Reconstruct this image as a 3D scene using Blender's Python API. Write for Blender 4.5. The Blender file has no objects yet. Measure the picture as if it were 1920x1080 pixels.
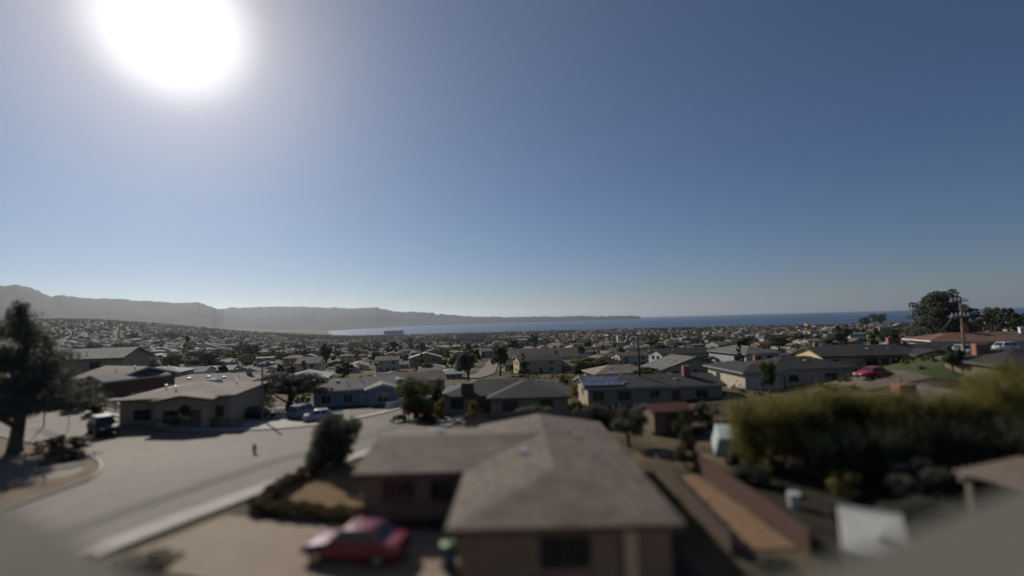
import bpy, bmesh, math, random
import numpy as np
from mathutils import Vector, Matrix
random.seed(7); rng = np.random.default_rng(7)
R = math.radians
S = bpy.context.scene
C = S.collection

# ---------------------------------------------------------------- camera, sky, sun, exposure
CAMZ = 10.5
FPX = 900.0
PITCH, ROLL = R(3.73), R(1.48)
f0 = Vector((0, math.cos(PITCH), math.sin(PITCH))); u0 = Vector((0, -math.sin(PITCH), math.cos(PITCH))); r0 = Vector((1, 0, 0))
CR = math.cos(ROLL)*r0 - math.sin(ROLL)*u0
CU = math.sin(ROLL)*r0 + math.cos(ROLL)*u0
CF = f0
EYE = Vector((0, 0, CAMZ))
cd = bpy.data.cameras.new('camera'); cam = bpy.data.objects.new('camera', cd); C.objects.link(cam)
cd.sensor_width = 360.0; cd.lens = FPX/1920*360.0; cd.clip_start = 0.1; cd.clip_end = 120000
m = Matrix((CR, CU, -CF)).transposed().to_4x4(); m.translation = EYE; cam.matrix_world = m
cd.dof.use_dof = True; cd.dof.focus_distance = 170; cd.dof.aperture_fstop = cd.lens/1000/0.50
S.camera = cam

def ray(px, py): return (CR*((px-960)/FPX) + CU*((540-py)/FPX) + CF)
SUND = ray(322, 45).normalized()
SUN_EL = math.asin(SUND.z); SUN_AZ = math.atan2(SUND.x, SUND.y)

W = bpy.data.worlds.new('World'); S.world = W; W.use_nodes = True
nt = W.node_tree; nt.nodes.clear()
def N(nt, t, **k):
    n = nt.nodes.new(t)
    for a, b in k.items(): setattr(n, a, b)
    return n
sky = N(nt, 'ShaderNodeTexSky', sky_type='NISHITA', sun_disc=False, sun_elevation=SUN_EL, sun_rotation=SUN_AZ,
        altitude=60, air_density=1.0, dust_density=0.1, ozone_density=5.0)
SKY_STRENGTH = 0.05
tint = N(nt, 'ShaderNodeMix', data_type='RGBA', blend_type='MULTIPLY'); tint.inputs[0].default_value = 1
tint.inputs[7].default_value = (0.81, 0.83, 0.94, 1)
nt.links.new(sky.outputs[0], tint.inputs[6])
bg = N(nt, 'ShaderNodeBackground'); bg.inputs[1].default_value = SKY_STRENGTH
nt.links.new(tint.outputs[2], bg.inputs[0])
# the bright aureole that surrounds the sun in the sky
tc = N(nt, 'ShaderNodeTexCoord')
dot = N(nt, 'ShaderNodeVectorMath', operation='DOT_PRODUCT'); dot.inputs[1].default_value = SUND
nt.links.new(tc.outputs['Generated'], dot.inputs[0])
ac = N(nt, 'ShaderNodeMath', operation='ARCCOSINE'); nt.links.new(dot.outputs['Value'], ac.inputs[0])
def lobe(width, power, gain, col):
    a = N(nt, 'ShaderNodeMath', operation='DIVIDE'); nt.links.new(ac.outputs[0], a.inputs[0]); a.inputs[1].default_value = R(width)
    b = N(nt, 'ShaderNodeMath', operation='POWER'); nt.links.new(a.outputs[0], b.inputs[0]); b.inputs[1].default_value = power
    c = N(nt, 'ShaderNodeMath', operation='MULTIPLY'); nt.links.new(b.outputs[0], c.inputs[0]); c.inputs[1].default_value = -1
    d = N(nt, 'ShaderNodeMath', operation='EXPONENT'); nt.links.new(c.outputs[0], d.inputs[0])
    e = N(nt, 'ShaderNodeBackground'); e.inputs[0].default_value = (*col, 1)
    g = N(nt, 'ShaderNodeMath', operation='MULTIPLY'); nt.links.new(d.outputs[0], g.inputs[0]); g.inputs[1].default_value = gain
    nt.links.new(g.outputs[0], e.inputs[1]); return e
parts = [bg, lobe(6.1, 4.5, 0.5, (1, 1, 1)), lobe(7.9, 1.3, 1, (.68, .55, .40)), lobe(33, 1.3, 1, (.125, .118, .085))]
cur = parts[0]
for q in parts[1:]:
    ad = N(nt, 'ShaderNodeAddShader'); nt.links.new(cur.outputs[0], ad.inputs[0]); nt.links.new(q.outputs[0], ad.inputs[1]); cur = ad
wo = N(nt, 'ShaderNodeOutputWorld'); nt.links.new(cur.outputs[0], wo.inputs[0])

sl = bpy.data.lights.new('sun', 'SUN'); sl.energy = 4.0; sl.angle = R(0.5); sl.color = (1, .93, .82)
so = bpy.data.objects.new('sun', sl); C.objects.link(so)
so.rotation_mode = 'QUATERNION'; so.rotation_quaternion = SUND.to_track_quat('Z', 'Y')
S.view_settings.view_transform = 'Standard'; S.view_settings.look = 'None'
S.view_settings.exposure = 0.0; S.view_settings.gamma = 1; S.view_settings.use_curve_mapping = False
S.render.engine = 'CYCLES'
S.cycles.use_denoising = True; S.cycles.max_bounces = 7; S.cycles.diffuse_bounces = 5; S.cycles.volume_bounces = 1
S.cycles.transparent_max_bounces = 8; S.cycles.caustics_reflective = False; S.cycles.caustics_refractive = False
S.cycles.sample_clamp_indirect = 4

# ---------------------------------------------------------------- terrain
SEA = -58.0
_PR = np.array([0, 38, 60, 90, 150, 250, 400, 800, 1500, 2300, 2700, 3200, 9000.])
_PZ = np.array([0, 0, -1.3, -3.2, -7.5, -14, -21, -34, -47, -54.5, -57.2, -66, -90.])
def sst(a, b, x):
    t = np.clip((x-a)/(b-a), 0, 1); return t*t*(3-2*t)
def terrain(X, Y):
    X = np.asarray(X, float); Y = np.asarray(Y, float)
    r = np.hypot(X, Y)+1e-6
    # smooth interpolation of the profile
    s_ = np.hypot(.35*X, Y)
    z = (np.interp(s_*0.94, _PR, _PZ)+np.interp(s_, _PR, _PZ)+np.interp(s_*1.06, _PR, _PZ))/3
    t = X/np.maximum(Y, 1e-3)
    t = np.where(Y > 1e-3, t, np.sign(X)*50)
    left = sst(-0.355, -0.43, t)
    far = sst(2000, 3200, r)
    z = z*(1-far*left)+(-50)*far*left
    z = z+sst(-0.30, -0.95, t)*sst(420, 3000, r)*112
    z = z+sst(0.52, 0.95, t)*sst(42, 66, Y)*(1-sst(120, 260, r))*4.2
    z = z+sst(0.15, 0.5, t)*sst(45, 72, Y)*(1-sst(120, 260, r))*1.5
    z = z+sst(-0.42, -0.9, t)*sst(42, 72, Y)*(1-sst(150, 400, r)*.6)*3.2
    z = z+sst(0.3, 1.0, t)*sst(300, 900, r)*(1-sst(1500, 2600, r))*9
    z = z+np.sin(X/170+1)*np.sin(Y/210)*sst(150, 500, r)*(1-sst(1500, 2400, r))*2.2
    w = sst(-0.15, 0.2, Y/r)
    return z*w + (1-w)*r*0.012*sst(30, 200, r)
def tz(x, y): return float(terrain(x, y))
def proj(p):
    d = Vector(p)-EYE; q = d.dot(CF)
    return (960+FPX*d.dot(CR)/q, 540-FPX*d.dot(CU)/q, q)
def G(px, py, h=0.0):
    """point h above the ground seen at a pixel of the photograph"""
    d = ray(px, py); t = 3.0; last = t
    while t < 9000:
        p = EYE+d*t
        if p.z < tz(p.x, p.y)+h: break
        last = t; t *= 1.03
    a, b = last, t
    for _ in range(24):
        c = (a+b)/2; p = EYE+d*c
        if p.z < tz(p.x, p.y)+h: b = c
        else: a = c
    return EYE+d*b

# ---------------------------------------------------------------- materials
MATS = {}
def mat(name, col, rough=.8, vary=.25, scale=3.0, bump=.0, metal=0, spec=.4, detail=4, coat=0):
    if name in MATS: return MATS[name]
    M = bpy.data.materials.new(name); M.use_nodes = True; n = M.node_tree
    b = n.nodes['Principled BSDF']; b.inputs['Roughness'].default_value = rough; b.inputs['Metallic'].default_value = metal
    b.inputs['Specular IOR Level'].default_value = spec; b.inputs['Coat Weight'].default_value = coat
    t = N(n, 'ShaderNodeTexCoord'); x = N(n, 'ShaderNodeTexNoise'); x.inputs['Scale'].default_value = scale; x.inputs['Detail'].default_value = detail
    x.inputs['Roughness'].default_value = .65
    n.links.new(t.outputs['Object'], x.inputs['Vector'])
    r = N(n, 'ShaderNodeMapRange'); n.links.new(x.outputs[0], r.inputs[0]); r.inputs[1].default_value = .25; r.inputs[2].default_value = .75
    r.inputs[3].default_value = 1-vary; r.inputs[4].default_value = 1+vary
    oi = N(n, 'ShaderNodeObjectInfo'); r2 = N(n, 'ShaderNodeMapRange'); n.links.new(oi.outputs['Random'], r2.inputs[0]); r2.inputs[3].default_value = .92; r2.inputs[4].default_value = 1.08
    k = N(n, 'ShaderNodeMath', operation='MULTIPLY'); n.links.new(r.outputs[0], k.inputs[0]); n.links.new(r2.outputs[0], k.inputs[1])
    mx = N(n, 'ShaderNodeVectorMath', operation='SCALE'); mx.inputs[0].default_value = col; n.links.new(k.outputs[0], mx.inputs['Scale'])
    n.links.new(mx.outputs[0], b.inputs['Base Color'])
    if bump:
        bp = N(n, 'ShaderNodeBump'); bp.inputs['Strength'].default_value = bump; n.links.new(x.outputs[0], bp.inputs['Height']); n.links.new(bp.outputs[0], b.inputs['Normal'])
    MATS[name] = M; return M
def roofmat(name, col, w=.9, h=.28, k=.35):
    """asphalt shingle: courses and tabs with uneven granule colour"""
    if name in MATS: return MATS[name]
    M = bpy.data.materials.new(name); M.use_nodes = True; n = M.node_tree
    b = n.nodes['Principled BSDF']; b.inputs['Roughness'].default_value = .85; b.inputs['Specular IOR Level'].default_value = .3
    uv = N(n, 'ShaderNodeUVMap')
    br = N(n, 'ShaderNodeTexBrick'); n.links.new(uv.outputs[0], br.inputs['Vector'])
    br.inputs['Scale'].default_value = 1; br.inputs['Brick Width'].default_value = w; br.inputs['Row Height'].default_value = h; br.inputs['Mortar Size'].default_value = .02
    c = Vector(col)
    br.inputs['Color1'].default_value = (*(c*(1-k*.5)), 1); br.inputs['Color2'].default_value = (*(c*(1+k)), 1); br.inputs['Mortar'].default_value = (*(c*.45), 1)
    t = N(n, 'ShaderNodeTexCoord'); x = N(n, 'ShaderNodeTexNoise'); x.inputs['Scale'].default_value = .35; x.inputs['Detail'].default_value = 8; x.inputs['Roughness'].default_value = .7
    n.links.new(t.outputs['Object'], x.inputs['Vector'])
    r = N(n, 'ShaderNodeMapRange'); n.links.new(x.outputs[0], r.inputs[0]); r.inputs[1].default_value = .3; r.inputs[2].default_value = .7; r.inputs[3].default_value = .72; r.inputs[4].default_value = 1.25
    mx = N(n, 'ShaderNodeVectorMath', operation='SCALE'); n.links.new(br.outputs[0], mx.inputs[0]); n.links.new(r.outputs[0], mx.inputs['Scale'])
    n.links.new(mx.outputs[0], b.inputs['Base Color'])
    bp = N(n, 'ShaderNodeBump'); bp.inputs['Strength'].default_value = .4; bp.inputs['Distance'].default_value = .03
    n.links.new(br.outputs['Fac'], bp.inputs['Height']); bp.invert = True; n.links.new(bp.outputs[0], b.inputs['Normal'])
    MATS[name] = M; return M
def leafmat(name, col, tip=None, trans=.42):
    if name in MATS: return MATS[name]
    M = bpy.data.materials.new(name); M.use_nodes = True; n = M.node_tree
    b = n.nodes['Principled BSDF']; b.inputs['Roughness'].default_value = .65; b.inputs['Specular IOR Level'].default_value = .25
    t = N(n, 'ShaderNodeTexCoord'); x = N(n, 'ShaderNodeTexNoise'); x.inputs['Scale'].default_value = 1.3; x.inputs['Detail'].default_value = 5
    n.links.new(t.outputs['Object'], x.inputs['Vector'])
    g = N(n, 'ShaderNodeNewGeometry')
    ad = N(n, 'ShaderNodeMath', operation='MULTIPLY_ADD'); n.links.new(g.outputs['Random Per Island'], ad.inputs[0]); ad.inputs[1].default_value = .45; n.links.new(x.outputs[0], ad.inputs[2])
    r = N(n, 'ShaderNodeMapRange'); n.links.new(ad.outputs[0], r.inputs[0]); r.inputs[1].default_value = .35; r.inputs[2].default_value = 1.05
    c = Vector(col); tp = Vector(tip) if tip else c*1.9
    mx = N(n, 'ShaderNodeMix', data_type='RGBA'); n.links.new(r.outputs[0], mx.inputs[0]); mx.inputs[6].default_value = (*(c*.6), 1); mx.inputs[7].default_value = (*tp, 1)
    n.links.new(mx.outputs[2], b.inputs['Base Color'])
    tr = N(n, 'ShaderNodeBsdfTranslucent'); n.links.new(mx.outputs[2], tr.inputs[0])
    ms = N(n, 'ShaderNodeMixShader'); ms.inputs[0].default_value = trans
    n.links.new(b.outputs[0], ms.inputs[1]); n.links.new(tr.outputs[0], ms.inputs[2]); n.links.new(ms.outputs[0], n.nodes['Material Output'].inputs[0])
    MATS[name] = M; return M

# ---------------------------------------------------------------- mesh helpers
class MB:
    def __init__(s): s.v = []; s.f = []; s.uv = None
    def add(s, vs, fs):
        o = len(s.v); s.v += [tuple(q) for q in vs]; s.f += [tuple(i+o for i in q) for q in fs]; return s
    def box(s, x0, x1, y0, y1, z0, z1, M=None):
        vs = [(x0,y0,z0),(x1,y0,z0),(x1,y1,z0),(x0,y1,z0),(x0,y0,z1),(x1,y0,z1),(x1,y1,z1),(x0,y1,z1)]
        if M is not None: vs = [M @ Vector(v) for v in vs]
        return s.add(vs, [(3,2,1,0),(4,5,6,7),(0,1,5,4),(1,2,6,5),(2,3,7,6),(3,0,4,7)])
    def tube(s, pts, rad, n=8, cap=True):
        pts = [Vector(p) for p in pts]; L = len(pts)
        if not hasattr(rad, '__len__'): rad = [rad]*L
        o = len(s.v)
        for i, p in enumerate(pts):
            d = (pts[min(i+1, L-1)]-pts[max(i-1, 0)]).normalized()
            a = d.orthogonal().normalized() if abs(d.z) > .95 else d.cross(Vector((0,0,1))).normalized()
            b = d.cross(a)
            for k in range(n):
                w = 2*math.pi*k/n; s.v.append(tuple(p+(a*math.cos(w)+b*math.sin(w))*rad[i]))
        for i in range(L-1):
            for k in range(n):
                k2 = (k+1) % n; s.f.append((o+i*n+k, o+i*n+k2, o+(i+1)*n+k2, o+(i+1)*n+k))
        if cap:
            s.f.append(tuple(o+k for k in range(n))[::-1]); s.f.append(tuple(o+(L-1)*n+k for k in range(n)))
        return s
    def mesh(s, name):
        me = bpy.data.meshes.new(name); me.from_pydata(s.v, [], s.f); me.validate(); me.update(); return me
    def build(s, name, m, parent=None, loc=(0,0,0), rz=0, smooth=False):
        me = s.mesh(name); me.materials.append(m)
        if smooth: me.shade_smooth()
        return put(name, me, parent, loc, rz)
def put(name, me, parent=None, loc=(0,0,0), rz=0, scale=None):
    o = bpy.data.objects.new(name, me); C.objects.link(o); o.location = loc; o.rotation_euler = (0,0,rz)
    if parent is not None: o.parent = parent
    if scale is not None: o.scale = scale
    return o
def tag(o, label=None, cat=None, group=None, kind=None):
    for k, v in (('label', label), ('category', cat), ('group', group), ('kind', kind)):
        if v: o[k] = v
    return o
def thing(name, label, cat, loc=(0,0,0), rz=0, group=None):
    return tag(put(name, None, None, loc, rz), label, cat, group)
def bev(me, w=.03, seg=2):
    b = bmesh.new(); b.from_mesh(me); bmesh.ops.bevel(b, geom=b.edges[:], offset=w, segments=seg, affect='EDGES', clamp_overlap=True); b.to_mesh(me); b.free(); me.shade_smooth(); return me
def npmesh(name, V, F, mats, mi=None, uv=None):
    """V (n,3), F (m,4) quads"""
    me = bpy.data.meshes.new(name); V = np.asarray(V, np.float32); F = np.asarray(F, np.int32); k = F.shape[1]
    me.vertices.add(len(V)); me.vertices.foreach_set('co', V.ravel())
    me.loops.add(F.size); me.loops.foreach_set('vertex_index', F.ravel())
    me.polygons.add(len(F)); me.polygons.foreach_set('loop_start', np.arange(0, F.size, k, dtype=np.int32))
    for q in mats: me.materials.append(q)
    if mi is not None: me.polygons.foreach_set('material_index', np.asarray(mi, np.int32))
    me.update(calc_edges=True); return me

# ---------------------------------------------------------------- ground, sea, hills
def ground_mat():
    M = bpy.data.materials.new('ground'); M.use_nodes = True; n = M.node_tree; b = n.nodes['Principled BSDF']; b.inputs['Roughness'].default_value = .95; b.inputs['Specular IOR Level'].default_value = .1
    t = N(n, 'ShaderNodeTexCoord')
    def nz(sc, de=6):
        x = N(n, 'ShaderNodeTexNoise'); x.inputs['Scale'].default_value = sc; x.inputs['Detail'].default_value = de; n.links.new(t.outputs['Object'], x.inputs['Vector']); return x
    a, c, d = nz(.03), nz(.35), nz(4)
    cr = N(n, 'ShaderNodeValToRGB'); n.links.new(a.outputs[0], cr.inputs[0])
    e = cr.color_ramp.elements; e[0].position = .35; e[0].color = (.055,.055,.03,1); e[1].position = .68; e[1].color = (.17,.135,.095,1)
    q = e.new(.5); q.color = (.11,.088,.06,1)
    c2 = N(n, 'ShaderNodeValToRGB'); n.links.new(c.outputs[0], c2.inputs[0]); e = c2.color_ramp.elements; e[0].position = .35; e[0].color = (.5,.55,.45,1); e[1].position = .7; e[1].color = (1.35,1.25,1.15,1)
    mm = N(n, 'ShaderNodeMix', data_type='RGBA', blend_type='MULTIPLY'); mm.inputs[0].default_value = 1
    n.links.new(cr.outputs[0], mm.inputs[6]); n.links.new(c2.outputs[0], mm.inputs[7]); n.links.new(mm.outputs[2], b.inputs['Base Color'])
    bp = N(n, 'ShaderNodeBump'); bp.inputs['Strength'].default_value = .5; bp.inputs['Distance'].default_value = .05; n.links.new(d.outputs[0], bp.inputs['Height']); n.links.new(bp.outputs[0], b.inputs['Normal'])
    return M
NA = 420
rr = np.concatenate([[0.01], np.geomspace(2, 6500, 170)])
az = np.linspace(0, 2*np.pi, NA, endpoint=False)
RR, AA = np.meshgrid(rr, az, indexing='ij'); GX = RR*np.sin(AA); GY = RR*np.cos(AA); GZ = terrain(GX, GY)
V = np.stack([GX, GY, GZ], -1).reshape(-1, 3)
i, j = np.meshgrid(np.arange(len(rr)-1), np.arange(NA), indexing='ij'); j2 = (j+1) % NA
F = np.stack([i*NA+j, i*NA+j2, (i+1)*NA+j2, (i+1)*NA+j], -1).reshape(-1, 4)[:, ::-1]
gm = npmesh('ground', V, F, [ground_mat()]); gm.shade_smooth()
tag(put('ground', gm), kind='structure', label='dry sloping ground under the town')

def sea_mat():
    M = bpy.data.materials.new('sea_water'); M.use_nodes = True; n = M.node_tree; b = n.nodes['Principled BSDF']
    b.inputs['Base Color'].default_value = (.012,.04,.10,1); b.inputs['Roughness'].default_value = .35; b.inputs['Specular IOR Level'].default_value = .35
    t = N(n, 'ShaderNodeTexCoord'); x = N(n, 'ShaderNodeTexNoise'); x.inputs['Scale'].default_value = .02; x.inputs['Detail'].default_value = 10; x.inputs['Roughness'].default_value = .7
    mp = N(n, 'ShaderNodeMapping'); mp.inputs['Scale'].default_value = (1, 2.5, 1); n.links.new(t.outputs['Object'], mp.inputs[0]); n.links.new(mp.outputs[0], x.inputs['Vector'])
    bp = N(n, 'ShaderNodeBump'); bp.inputs['Strength'].default_value = .9; bp.inputs['Distance'].default_value = 3; n.links.new(x.outputs[0], bp.inputs['Height']); n.links.new(bp.outputs[0], b.inputs['Normal'])
    x2 = N(n, 'ShaderNodeTexNoise'); x2.inputs['Scale'].default_value = .0012; n.links.new(mp.outputs[0], x2.inputs['Vector'])
    cr = N(n, 'ShaderNodeValToRGB'); n.links.new(x2.outputs[0], cr.inputs[0]); e = cr.color_ramp.elements
    e[0].position = .3; e[0].color = (.010,.034,.088,1); e[1].position = .7; e[1].color = (.016,.05,.12,1); n.links.new(cr.outputs[0], b.inputs['Base Color'])
    return M
rs = np.concatenate([[1500], np.geomspace(1800, 34000, 24)]); a2 = np.linspace(-R(75), R(80), 90)
RR, AA = np.meshgrid(rs, a2, indexing='ij'); V = np.stack([RR*np.sin(AA), RR*np.cos(AA), np.full(RR.shape, SEA)], -1).reshape(-1, 3)
i, j = np.meshgrid(np.arange(len(rs)-1), np.arange(len(a2)-1), indexing='ij'); n2 = len(a2)
F = np.stack([i*n2+j, i*n2+j+1, (i+1)*n2+j+1, (i+1)*n2+j], -1).reshape(-1, 4)[:, ::-1]
tag(put('sea', npmesh('sea', V, F, [sea_mat()])), kind='structure', label='dark blue bay reaching the horizon')

# hills: ridge line read off the photograph, standing 4 to 9 km away
HP = [(-500,520),(-250,528),(-60,540),(0,536),(35,534),(60,540),(95,556),(120,553),(150,559),(220,560),(260,564),(340,568),(370,567),(395,574),(410,580),(430,577),(520,575),(560,575),(620,577),
      (680,578),(705,576),(735,583),(760,585),(775,584),(830,589),(870,593),(940,595),(1000,593.8),(1060,593.2),(1110,592.8),(1150,592.5),(1180,592.2),(1202,592.4)]
HD = [(-500,3600),(0,4200),(400,5600),(420,7000),(700,8600),(900,9800),(1200,11500)]
hx = np.arange(-500, 1202, 1.6); hy = np.interp(hx, [p[0] for p in HP], [p[1] for p in HP]); hd = np.interp(hx, [p[0] for p in HD], [p[1] for p in HD])
def fbm1(n, sc, seed):
    r_ = np.random.default_rng(seed); o = np.zeros(n)
    for k, a in ((1, 1), (2.1, .6), (4.3, .4), (9.1, .3)):
        g = r_.normal(size=int(n/sc*k)+3); o += a*np.interp(np.linspace(0, len(g)-1, n), np.arange(len(g)), g)
    return o
rowsV = []
fr = [-.40, -.33, -.27, -.22, -.17, -.13, -.09, -.06, -.03, -.012, 0, .012, .04, .1, .2]
hh = [0, .10, .24, .36, .50, .60, .72, .82, .91, .97, 1, .95, .8, .4, -.1]
jit = fbm1(len(hx), 5, 3)*0.55
for q, (a, h) in enumerate(zip(fr, hh)):
    nzr = fbm1(len(hx), 60, 50+q//4)*.03*(1 if .05 < h < .96 else .2)
    rowp = []
    for k in range(len(hx)):
        d = ray(hx[k], hy[k]-(jit[k] if h > .9 else 0)); D = hd[k]; s = D/math.hypot(d.x, d.y); top = EYE+d*s
        base = max(SEA-3, -40 if hx[k] < 560 else SEA-3)
        if hx[k] < 600: base = tz(top.x*.62, top.y*.62)-12
        k2 = 1+a*(1 if hx[k] < 600 else np.interp(hx[k], [600, 760, 1200], [1, .45, .12]))
        rowp.append((top.x*k2, top.y*k2, base+(top.z-base)*min(1.0, h+nzr[k]*(1 if h < .97 else .1))))
    rowsV.append(rowp)
V = np.array(rowsV).reshape(-1, 3); n2 = len(hx)
i, j = np.meshgrid(np.arange(len(fr)-1), np.arange(n2-1), indexing='ij')
F = np.stack([i*n2+j, i*n2+j+1, (i+1)*n2+j+1, (i+1)*n2+j], -1).reshape(-1, 4)
hm_ = npmesh('hills', V, F, [mat('hill_forest', (.020,.028,.027), .95, .45, .006, detail=10, spec=.1)]); hm_.shade_smooth()
tag(put('hills', hm_), kind='structure', label='wooded hills beyond the bay')

# ---------------------------------------------------------------- sheets: roads, walks, lawns, drives
def sheet(name, poly, m, lift, step=1.6, label=None, parent=None):
    """flat sheet with an outline in metres that follows the ground"""
    b = bmesh.new(); vs = [b.verts.new((x, y, 0)) for x, y in poly]; b.faces.new(vs)
    xs = [p[0] for p in poly]; ys = [p[1] for p in poly]
    bmesh.ops.triangulate(b, faces=b.faces[:])
    for ax, lo, hi in ((0, min(xs), max(xs)), (1, min(ys), max(ys))):
        st = max(step, (hi-lo)/90)
        for q in np.arange(lo+st*.53, hi, st):
            n_ = Vector((1,0,0)) if ax == 0 else Vector((0,1,0)); co = Vector((q,0,0)) if ax == 0 else Vector((0,q,0))
            bmesh.ops.bisect_plane(b, geom=b.verts[:]+b.edges[:]+b.faces[:], plane_co=co, plane_no=n_)
    X = np.array([v.co.x for v in b.verts]); Y = np.array([v.co.y for v in b.verts]); Z = terrain(X, Y)
    for v, z in zip(b.verts, Z): v.co.z = z+lift
    bmesh.ops.recalc_face_normals(b, faces=b.faces[:])
    if sum(f.normal.z for f in b.faces) < 0: bmesh.ops.reverse_faces(b, faces=b.faces[:])
    me = bpy.data.meshes.new(name); b.to_mesh(me); b.free(); me.materials.append(m)
    return tag(put(name, me, parent), kind='structure', label=label)
def ribbon(name, line, o0, o1, m, lift, hgt=None, label=None, step=1.5):
    """strip along a polyline, from offset o0 to o1 to its right; with a height it is a solid kerb or walk"""
    P = [Vector((x, y, 0)) for x, y in line]; pts = []
    for a, b in zip(P[:-1], P[1:]):
        k = max(1, int((b-a).length/step)); pts += [a.lerp(b, q/k) for q in range(k)]
    pts.append(P[-1])
    for _ in range(3): pts = [pts[0]]+[(pts[q-1]+pts[q]*2+pts[q+1])/4 for q in range(1, len(pts)-1)]+[pts[-1]]
    mb = MB(); L = len(pts)
    for q, p in enumerate(pts):
        d = (pts[min(q+1, L-1)]-pts[max(q-1, 0)]).normalized(); n_ = Vector((d.y, -d.x, 0))
        for o in (o0, o1):
            c = p+n_*o; z = tz(c.x, c.y); mb.v.append((c.x, c.y, z+lift+(hgt or 0)))
            if hgt: mb.v.append((c.x, c.y, z-.1))
    for q in range(L-1):
        if hgt:
            a, b = q*4, q*4+4
            mb.f += [(a, b, b+2, a+2), (a+1, b+1, b, a), (a+2, b+2, b+3, a+3)]
        else: a, b = q*2, q*2+2; mb.f.append((a, b, b+1, a+1))
    if hgt: mb.f += [(0, 2, 3, 1), (4*L-4, 4*L-3, 4*L-1, 4*L-2)]
    me = mb.mesh(name); b = bmesh.new(); b.from_mesh(me); bmesh.ops.recalc_face_normals(b, faces=b.faces[:])
    if not hgt and sum(f.normal.z for f in b.faces) < 0: bmesh.ops.reverse_faces(b, faces=b.faces[:])
    b.to_mesh(me); b.free(); me.materials.append(m)
    return tag(put(name, me), kind='structure', label=label)
ASPH = mat('asphalt', (.138,.110,.082), .82, .34, .6, .2, detail=10, spec=.36)
CONC = mat('concrete', (.30,.275,.235), .8, .22, .8, .1, detail=8)
DRIVE = mat('drive_concrete', (.225,.17,.115), .85, .2, .5, .1, detail=8)
DRYGR = mat('dry_lawn', (.19,.125,.062), .95, .45, 1.2, .6, detail=8, spec=.1)
MULCH = mat('bark_mulch', (.085,.055,.035), .95, .5, 3, .8, detail=8, spec=.1)
GRASS = mat('green_lawn', (.06,.075,.028), .95, .4, 1.5, .6, detail=8, spec=.1)
BARK_PATH = mat('tan_bark_path', (.23,.145,.09), .95, .3, 2, .5, detail=8, spec=.1)
DIRT = mat('dry_verge_dirt', (.20,.15,.10), .95, .35, .9, .4, detail=8, spec=.1)
right_edge = [(-27,6),(-23.5,17),(-20,26),(-15,36.5),(-10.5,46),(-8,56),(-6.5,69),(-3,92),(4,122)]
left_far = [(-6,124),(-13,92),(-16.2,69.5),(-18.0,63),(-20.5,58),(-24,54.5),(-29,52),(-36,51.5),(-54,61),(-74,74),(-112,99)]
left_near = [(-118,90),(-76,62),(-52,50),(-40,44.8),(-34,40.2),(-29.6,35.2),(-30.5,27),(-36,17),(-42,6)]
sheet('road', right_edge+left_far+left_near, ASPH, .02, label='grey asphalt street junction')
ribbon('kerb', right_edge, 0, .18, CONC, 0, .13); ribbon('kerb', left_far, 0, .18, CONC, 0, .13); ribbon('kerb', left_near, 0, .18, CONC, 0, .13)
ribbon('sidewalk', right_edge[1:], .2, 1.7, CONC, 0, .12); ribbon('sidewalk', left_far, .2, 1.7, CONC, 0, .12)
ribbon('path', left_near, .2, 9, DIRT, .03, label='dry dirt verge beside the street')
ribbon('path', left_far[5:], 1.72, 3.4, DIRT, .03)
WHITE = mat('road_paint', (.62,.60,.55), .7, .12, 4, 0)
ribbon('road_marking', [(-15.4,66.5),(-11.6,66.0)], 0, .45, WHITE, .032, label='white stop line')
ribbon('road_marking', [(-9.9,100),(-12.2,72)], 0, .12, WHITE, .032)
ribbon('road_repair', [(-29,10),(-26,22),(-20.5,36),(-15,49),(-12,62)], 0, 1.6, mat('asphalt_patch', (.09,.083,.075), .88, .25, .7, .1, detail=8), .030, label='darker repaired strip of the street')
for a, b in (((-118,95),(-80,69.5)),((-52,53.5),(-40,46.5))): ribbon('road_repair', [a, b], 0, .9, MATS['asphalt_patch'], .030)
sheet('driveway', [(-18.6,22.3),(-16.2,27.4),(-8,25.4),(-2.6,24.4),(-2.6,17.8),(-9,19.4),(-14,21)], DRIVE, .05, label='pale concrete driveway under the red car')
sheet('lawn', [(-14.6,28.2),(-14.2,35.5),(-13,36.3),(-11,35),(-8,27.2),(-8.2,26.4)], DRYGR, .05, label='dry brown lawn between hedge and house')
sheet('yard', [(-22,9),(-18.5,21.8),(-13.8,20.6),(-8.8,19),(-2.4,17.4),(12,17),(12,9)], MULCH, .03, label='brown bark covered yard')
sheet('yard', [(-10.8,25.6),(-8.2,26.2),(-11,35.2),(-12,37),(-9.4,45),(-2,47.5),(8,47.5),(8,38),(7,18)], mat('yard_soil', (.06,.05,.036), .95, .4, 1, .5, detail=8, spec=.1), .03)
sheet('path', [(9.7,22),(10.0,32),(11.6,32),(12.4,22)], BARK_PATH, .06, label='tan bark strip between dark fences')
sheet('yard', [(12.8,15),(12.8,33),(40,33),(40,15)], mat('shady_soil', (.036,.031,.023), .95, .5, 1, .5, detail=8, spec=.1), .03)  # bare mulchy soil, dark in its own colour
sheet('lawn', [(44,62),(58,76),(66,78),(60,62),(52,56)], GRASS, .06, label='green lawn in front of the yellow gabled house')
sheet('lawn', [(72,76),(75,80),(95,84),(95,76)], GRASS, .06, label='green lawn below the white car')
sheet('driveway', [(62,62),(66,76.8),(72,77),(67,62)], CONC, .08)
sheet('driveway', [(76,79.5),(77,86),(96,88),(95,81)], CONC, .08)
sheet('driveway', [(42,58),(44,68),(52,70),(50,58)], ASPH, .08)
sheet('driveway', [(-36,54.5),(-34,66),(-26.5,66),(-24.5,57.5),(-27,55)], CONC, .06)
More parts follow.
